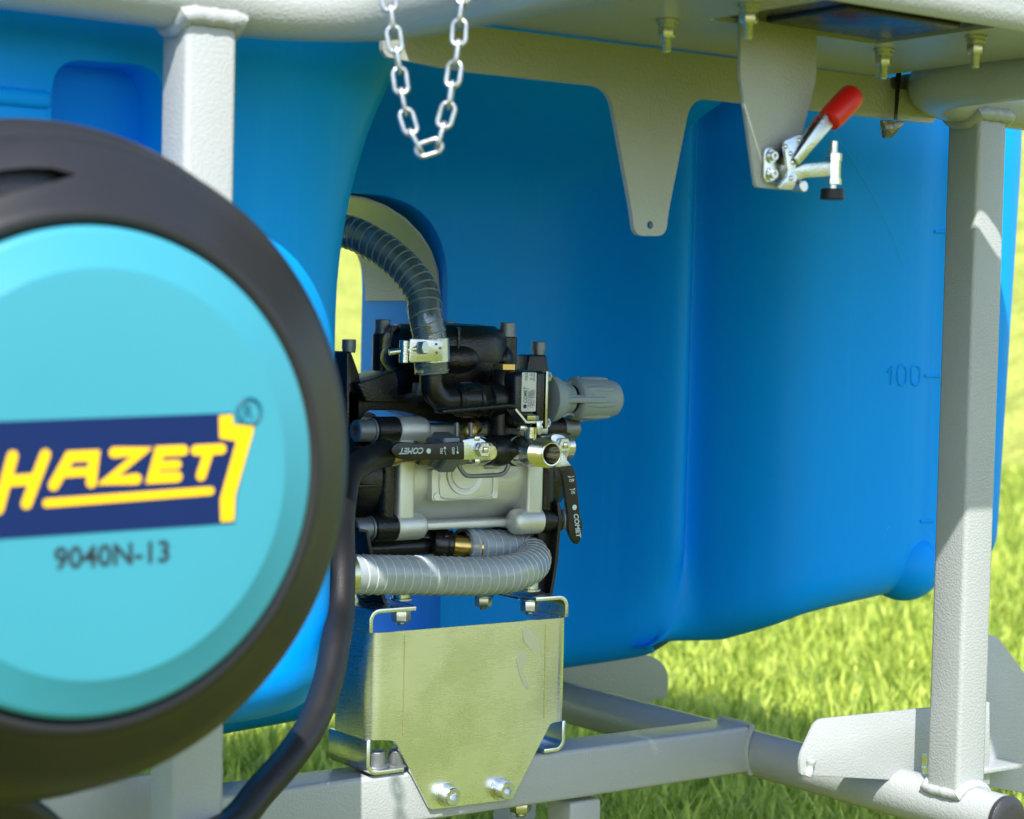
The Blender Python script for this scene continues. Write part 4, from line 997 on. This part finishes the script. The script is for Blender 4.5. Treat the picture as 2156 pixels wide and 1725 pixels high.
# --- outlet manifold with three ball valves
VY = 1.962; mz = C1(1095, 945, VY).z; mx = C1(1085, 945, VY).x
b = B(); b.ell((mx, VY, mz), (.0225, .021, .0195), 28); b.cyl((mx-.012, VY, mz), (mx-.024, VY, mz), .0182, n=32, ch=.002); b.cyl((mx+.012, VY, mz), (mx+.05, VY+.004, mz), .0165, n=32, ch=.002)
b.cyl((mx+.0245, VY+.012, mz), (mx+.0245, VY-.010, mz), .0195, n=36, ch=.003); b.build('manifold', 'black', pu, smooth=50)
b = B(); b.cyl((mx-.0245, VY, mz), (mx-.0275, VY, mz), .0178, n=32); b.cyl((mx+.0245, VY-.010, mz), (mx+.0245, VY-.013, mz), .0185, n=32); b.build('sealing_ring', 'white_ink', pu)
# left valve body and pipe fittings running to the hose
X9 = lambda x: C1(x, 945, 1.956).x
b = B(); b.lathe([(.0155, X9(870)), (.0165, X9(885)), (.0165, X9(985)), (.0145, X9(1015))], (0, 1.956, mz), (1, 0, 0), 32); p = V((X9(965), 1.956, mz)); b.cyl(p, p+V((0, -.026, 0)), .0085, n=24); b.build('ball_valve', 'nickel', pu)
b = B(); b.lathe([(.0215, X9(690)), (.0245, X9(700)), (.0245, X9(790)), (.0215, X9(800))], (0, 1.956, mz), (1, 0, 0), 6, ph=.25); b.build('hex_coupling', 'dullscrew', pu)
b = B(); b.lathe([(.0150, X9(640)), (.0175, X9(648)), (.0175, X9(690)), (.016, X9(692))], (0, 1.956, mz), (1, 0, 0), 6, ph=.4); b.lathe([(.018, X9(800)), (.018, X9(850)), (.0155, X9(872))], (0, 1.956, mz), (1, 0, 0), 8); b.build('hex_adapter', 'dullscrew', pu)
b = B(); b.lathe([(.0152, X9(395)), (.0165, X9(400)), (.0160, X9(420)), (.0140, X9(450)), (.0120, X9(480)), (.0115, X9(570))], (0, 1.956, mz), (1, 0, 0), 32); b.lathe([(.0125, X9(570)), (.0150, X9(576)), (.0150, X9(632)), (.013, X9(640))], (0, 1.956, mz), (1, 0, 0), 6, ph=.2); b.build('hose_ferrule', 'brass', pu)
text('coupling_print', '1/2"', V((X9(716), 1.956-.0226, mz+.0125)), (0, -.5, -.86), (1, 0, 0), .0085, 'white_ink', pu, .0004)
# levers
LY = 1.926
def lever_poly(pts, r, y=LY, th=.0055): return B().prism(rp([C1(*q, y) for q in pts], r, 6), (0, th, 0), .0018, 3)
lv = lever_poly(((413, 948), (432, 908), (490, 888), (590, 904), (873, 891), (875, 1001), (610, 1003), (520, 1010), (450, 992)), [.006, .008, .012, .012, .001, .001, .012, .012, .008]).build('valve_lever', 'black', pu, smooth=50)
b = B(); b.prism(rp([C1(*q, LY+.001) for q in ((866, 880), (905, 872), (985, 864), (1036, 920), (1036, 1003), (866, 1003))], [.001, .004, .008, .006, .001, .001]), (0, .003, 0), .0006); b.build('lever_plate', 'zinc', pu)
def nut_front(x, y, yy, r=.0098):
    p = C1(x, y, yy); c = B(); c.nut(p, (0, -1, 0), r, .007); c.build('lever_nut', 'zinc', pu)
    c = B(); c.box(p+V((0, -.0055, 0)), (.0075, .009, .0075), .0016, seg=3); c.build('valve_stem', 'nickel', pu)
nut_front(982, 938, LY+.001)
for x, y in ((948, 1012), (945, 870)):
    p = C1(x, y, LY+.004); B().box(p, (.008, .008, .006), .0012).build('stop_lug', 'nickel', pu)
prt = LY-.0003
text('lever_print', 'COMET', C1(617, 928, prt), (-1, 0, 0), (0, 0, -1), .0098, 'white_ink', lv, .0002, fit=C1(617, 940, prt).x-C1(462, 940, prt).x, shear=.25, outline=.00045)
b = B(); p = C1(650, 948, prt); b.cyl(p, p+V((0, -.0002, 0)), .0031, n=24); b.build('lever_dot', 'white_ink', lv)
text('lever_print', 'ON', C1(722, 930, prt), (0, 0, -1), (1, 0, 0), .0052, 'white_ink', lv, .0002, fit=.0063, bold=.00012)
text('lever_print', 'OFF', C1(796, 924, prt), (0, 0, -1), (1, 0, 0), .0052, 'white_ink', lv, .0002, fit=.0085, bold=.00012)
def arrow(par, pts, tip, wd=.0007):
    c = B(); stroke(c, [C1(*q, prt) for q in pts], wd, (0, -1, 0), .0003); c.prism([C1(*q, prt-.0003) for q in tip], (0, -.0001, 0)); c.build('lever_arrow', 'white_ink', par)
arrow(lv, [(756, 970), (750, 945), (752, 925)], [(742, 932), (752, 918), (762, 934)]); arrow(lv, [(828, 918), (832, 940), (830, 955)], [(822, 952), (832, 968), (841, 954)])
lv2 = lever_poly(((1458, 1048), (1548, 1040), (1572, 1082), (1598, 1340), (1615, 1410), (1612, 1480), (1586, 1545), (1548, 1500), (1527, 1440), (1530, 1375), (1497, 1130), (1488, 1090)), [.001, .001, .01, .02, .01, .008, .008, .008, .01, .015, .02, .01]).build('valve_lever', 'black', pu, smooth=50)
b = B(); b.prism(rp([C1(*q, LY+.001) for q in ((1418, 858), (1440, 842), (1505, 850), (1538, 920), (1532, 962), (1512, 1000), (1550, 1047), (1456, 1052), (1440, 1000), (1432, 960))], [.002, .004, .01, .006, .004, .006, .001, .001, .006, .004]), (0, .003, 0), .0006); b.build('lever_plate', 'zinc', pu)
nut_front(1484, 910, LY+.001)
e_d = (C1(1583, 1480, prt)-C1(1566, 1340, prt)).normalized(); e_p = V((0, -1, 0)).cross(e_d)
if e_p.x < 0: e_p = -e_p
text('lever_print', 'COMET', C1(1560, 1345, prt), e_d, e_p, .0098, 'white_ink', lv2, .0002, fit=(C1(1583, 1500, prt)-C1(1566, 1345, prt)).length, shear=.25, outline=.00045)
b = B(); p = C1(1565, 1302, prt); b.cyl(p, p+V((0, -.0002, 0)), .0033, n=24); b.build('lever_dot', 'white_ink', lv2)
text('lever_print', 'OFF', C1(1531, 1143, prt), (1, 0, -.03), (.03, 0, 1), .0055, 'white_ink', lv2, .0002, fit=.0078, bold=.00012)
text('lever_print', 'ON', C1(1543, 1217, prt), (1, 0, -.03), (.03, 0, 1), .0055, 'white_ink', lv2, .0002, fit=.0058, bold=.00012)
arrow(lv2, [(1562, 1106), (1545, 1112), (1532, 1110)], [(1533, 1103), (1523, 1109), (1534, 1117)]); arrow(lv2, [(1534, 1189), (1552, 1191), (1562, 1187)], [(1560, 1181), (1571, 1184), (1562, 1195)])
# right valve body
b = B(); b.lathe([(.0145, C1(1300, 920, VY).x), (.0165, C1(1340, 920, VY).x), (.0165, C1(1420, 920, VY).x), (.0135, C1(1435, 920, VY).x), (.0170, C1(1450, 920, VY).x), (.0175, C1(1520, 920, VY).x), (.015, C1(1528, 920, VY).x)], (0, VY, C1(1450, 920, VY).z), (1, 0, 0), 32)
p = V((C1(1484, 910, LY).x, VY, C1(1484, 910, LY).z)); b.cyl(p, p+V((0, -.032, 0)), .008, n=24); b.build('ball_valve', 'nickel', pu)
# front valve with open threaded outlet pointing out of the manifold
fx = mx+.0245; yE = VY-.075
b = B(); pr = [(.0155, 0), (.0185, .001), (.0190, .010), (.0180, .016), (.0180, .024), (.0150, .030), (.0150, .036)]
for k in range(6): pr += [(.0170, .0372+.0042*k), (.0142, .0372+.0042*(k+.5))]
pr += [(.0150, .0625), (.0138, .0632), (.0125, .0630), (.0118, .060), (.0105, .042), (.008, .036), (.008, .02), (.0, .02)]
b.lathe(pr, (fx, VY-.013, mz), (0, -1, 0), 48, cap=False)
sx, sy_ = fx, VY-.013-.019
b.cyl((sx, sy_, mz+.012), (sx, sy_, mz+.030), .0078, n=28); b.box((sx-.0125, sy_, mz+.029), (.010, .008, .007), .002); b.box((sx+.0125, sy_, mz+.029), (.008, .008, .007), .002); b.build('threaded_outlet', 'nickel', pu, smooth=35)
b = B(); hz_ = mz+.0352
zz = lambda y: C1(1200, y, sy_).z
lp = [V((sx+.012, sy_-.009, hz_)), V((sx-.013, sy_-.009, hz_)), V((sx-.030, sy_-.009, hz_+.016)), V((sx-.034, sy_-.009, hz_+.0175))]
b.strip(lp[:3], .0026, (0, .018, 0)); b.prism([V((sx+.001, sy_-.0115, hz_+.002)), V((sx+.009, sy_-.0115, hz_+.002)), V((sx+.0075, sy_-.0115, hz_-.014)), V((sx+.0025, sy_-.0115, hz_-.014))], (0, .0025, 0), .0006); b.build('lever_plate', 'zinc', pu)
b = B(); b.strip([lp[1]+V((-.011, 0, .0095)), lp[2]+V((.002, 0, .0012)), lp[3]+V((-.004, 0, .0012)), V((sx-.070, sy_-.009, hz_+.0165)), V((sx-.1, sy_-.009, hz_+.0145)), V((sx-.128, sy_-.009, hz_+.0125)), V((sx-.134, sy_-.009, hz_+.0118))], .0052, (0, .019, 0), .0022); b.build('valve_lever', 'black', pu, smooth=60)
b = B(); b.nut((sx, sy_, hz_+.0028), (0, 0, 1), .0098, .0068); b.build('lever_nut', 'yzinc', pu)
# wire clip and its pins
b = B(); b.tube(smooth_path([C1(*q, 1.948) for q in ((838, 1030), (852, 1062), (880, 1096), (915, 1106), (1000, 1103), (1080, 1099), (1122, 1086), (1142, 1060), (1152, 1032))], 6), .0027, 10); b.build('wire_clip', 'dullscrew', pu)
for x in (826, 914):
    b = B(); b.cyl(C1(x, 770, 1.965), C1(x, 856, 1.965), .0026, n=12); b.build('clip_pin', 'dullscrew', pu)
b = B(); b.tube(smooth_path([C1(900, 850, 1.985), C1(900, 820, 1.985), C1(930, 790, 1.99)], 6), .012, 20); b.build('outlet_stub', 'brass', pu)
# --- suction pipe below the crankcase
zp = C1(500, 1552, 2.04).z
b = B(); b.cyl((C1(250, 1552, 2.04).x, 2.04, zp), (C1(720, 1552, 2.04).x, 2.04, zp), .0105, n=28); b.ell((C1(620, 1500, 2.06).x, 2.065, zp+.008), (.03, .03, .02), 24);
b.build('suction_pipe', 'black', pu)
b = B(); b.cyl((C1(1000, 1540, 2.08).x, 2.08, zp), (C1(1380, 1500, 2.08).x, 2.08, zp+.006), .014, n=24); b.build('suction_stub', 'black', pu)
dn = V((.86, -.35, -.08)).normalized(); c0 = C1(735, 1535, 2.03)
b = B(); b.lathe([(.012, -.014), (.0185, -.012), (.0205, -.006), (.0205, .004), (.0185, .006), (.0185, .011), (.0160, .013)], c0, dn, 36)
for k in range(5): a = k*1.256; u_, v_, _ = basis(dn); b.ell(c0+(u_*math.cos(a)+v_*math.sin(a))*.0195, (.004, .004, .004), 10)
b.build('union_nut', 'black', pu)
b = B(); b.lathe([(.0135, .0), (.0135, .05)], c0, dn, 28); b.build('hose_nipple', 'brass', pu)
# --- mounting feet
b = B(); xf = C2(215, 130, 1.975).x
b.strip([C2(190, 110, 1.965), C2(228, 112, 1.965), C2(250, 230, 1.965), C2(300, 420, 1.965), C2(330, 505, 1.965), C2(345, 532, 1.965), C2(375, 541, 1.965), C2(498, 541, 1.965)], -.0045, (0, .06, 0), .0004); b.build('mounting_foot', 'black', pu)
b = B(); zf_ = C2(1240, 490, 1.965).z
b.strip([C2(1322, -60, 1.985), C2(1330, 40, 1.985), C2(1310, 280, 1.985), C2(1282, 452, 1.985), C2(1268, 482, 1.985), C2(1240, 494, 1.985), C2(1085, 488, 1.985)], .0045, (0, .05, 0), .0004); b.prism([C2(*q, 2.0) for q in ((1180, 40), (1325, 20), (1275, 470), (1150, 470), (1230, 260))], (0, .004, 0)); b.build('mounting_foot', 'black', pu)

# ================================================================== HOSES
def hose(name, label, pts, r, m, rib=None, pitch=.0125, n=10, prints=(), rr=.0011):
    path = smooth_path(pts, n); t = thing(name, label, 'hose', min(path, key=lambda p: p.z))
    b = B(); b.tube(path, r, 32, cap=False); b.build('hose_wall', m, t, smooth=80)
    if rib:
        b = B(); b.tube(hose_rib(path, r+.0001, pitch, rr), rr, 5); b.build('spiral_rib', rib, t, smooth=80)
        b = B(); b.tube(path, r*.80, 24, cap=False); b.build('inner_wall', m, t, smooth=80)
    return t, path
up, upath = hose('suction_hose', 'clear ribbed hose curving out of the tank opening down to the pump elbow',
     [oY(cr(4, -330, 1310), 2.17), oY(cr(4, -130, 1315), 2.14), oY(cr(4, 20, 1345), 2.11), oY(cr(4, 115, 1392), 2.085), oY(cr(4, 215, 1455), 2.06), oY(cr(4, 330, 1560), 2.03), oY(cr(4, 415, 1690), 2.005), C1(628, 90, 1.99), C1(655, 220, 1.986), C1(664, 340, 1.985), C1(669, 462, 1.985)], .0205, 'clear2', 'rib2', .0115)
pc = C1(662, 315, 1.985)
b = B(); axs = (C1(664, 250, 1.985)-C1(668, 400, 1.985)).normalized()
cl = thing('hose_clamp', 'shiny steel bolt clamp around the clear hose above the pump elbow', 'hose clamp', pc-V((0, 0, .015)))
b.lathe([(.0222, -.0145), (.0230, -.0140), (.0230, .0140), (.0222, .0145), (.0205, .0140), (.0205, -.0140), (.0222, -.0145)], pc, axs, 48, cap=False); b.build('band', 'zinc', cl)
b = B(); q = C1(600, 312, 1.955); b.prism(rp([C1(*z, 1.9595) for z in ((535, 242), (742, 250), (742, 384), (530, 394))], .003), (0, .003, 0), .001); b.build('bridge_plate', 'zinc', cl)
b = B(); q = C1(495, 325, 1.965); b.cyl(q+V((0, 0, -.0135)), q+V((0, 0, .0135)), .0055, n=24, ch=.0008); b.build('trunnion', 'zinc', cl)
b = B(); q = C1(600, 302, 1.959); b.lathe([(.0080, 0), (.0084, .0008), (.0084, .006), (.0074, .0072)], q, (.35, -.9, .1), 6); b.cyl(q, q+V((-.036, .012, -.006)), .0036, n=16); b.build('clamp_bolt', 'zinc', cl)
for x, y in ((700, 278), (725, 303), (702, 332)):
    b = B(); b.ell(C1(x, y, 1.959), (.0016, .0008, .0016), 10); b.build('spot_weld', 'dullscrew', cl)
# print on the hose
lp_ = [C2(10, 352, 1.905), C2(130, 350, 1.91), C2(400, 352, 1.918), C2(700, 358, 1.924), C2(900, 358, 1.93), C2(1060, 340, 1.945), C2(1150, 300, 1.972), C2(1165, 250, 2.003), C2(1100, 215, 2.022), C2(980, 200, 2.027), C2(870, 195, 2.024), c0+dn*.025]
lo, lpath = hose('pressure_hose', 'clear ribbed hose making a U-turn in front of the pump feet', lp_, .0225, 'clear', 'rib', .0128)
# black rubber hose from the brass ferrule, round behind the reel and under the beam
rb_pts = [V((X9(430), 1.956, mz)), V((X9(390), 1.956, mz)), C1(300, 988, 1.950), C1(205, 1045, 1.935), C1(140, 1115, 1.91), oY((718, 1090), 1.86), oY((718, 1180), 1.80), oY((716, 1290), 1.76), oY(cr(6, 1232, 1080), 1.72), oY(cr(6, 1205, 1220), 1.69), oY(cr(6, 1150, 1370), 1.66), oY(cr(6, 1065, 1500), 1.635), oY(cr(6, 960, 1620), 1.61), oY(cr(6, 830, 1760), 1.58), oY((300, 1830), 1.5), oY((150, 1790), 1.42), oY((60, 1725), 1.38), oY((-60, 1660), 1.34)]
path = smooth_path(rb_pts, 10); t = thing('rubber_hose', 'thick black rubber hose hanging from the brass fitting in a loop below the reel', 'hose', min(path, key=lambda p: p.z))
b = B(); b.tube(path, .0152, 24); b.build('hose_wall', 'rubber', t, smooth=80)
# fitting where the lower clear hose leaves the tank lobe
cl2 = thing('hose_clamp', 'yellowish steel clamp on the lower clear hose beside the blue tank lobe', 'hose clamp', C2(105, 380, 1.907))
b = B(); b.lathe([(.0235, -.006), (.0245, -.005), (.0245, .005), (.0235, .006)], C2(118, 350, 1.909), (1, 0, 0), 36); b.build('band', 'yzinc', cl2)
b = B(); b.nut(C2(100, 225, 1.905), (0, -1, .2), .0085, .010, .004); b.build('clamp_bolt', 'yzinc', cl2)
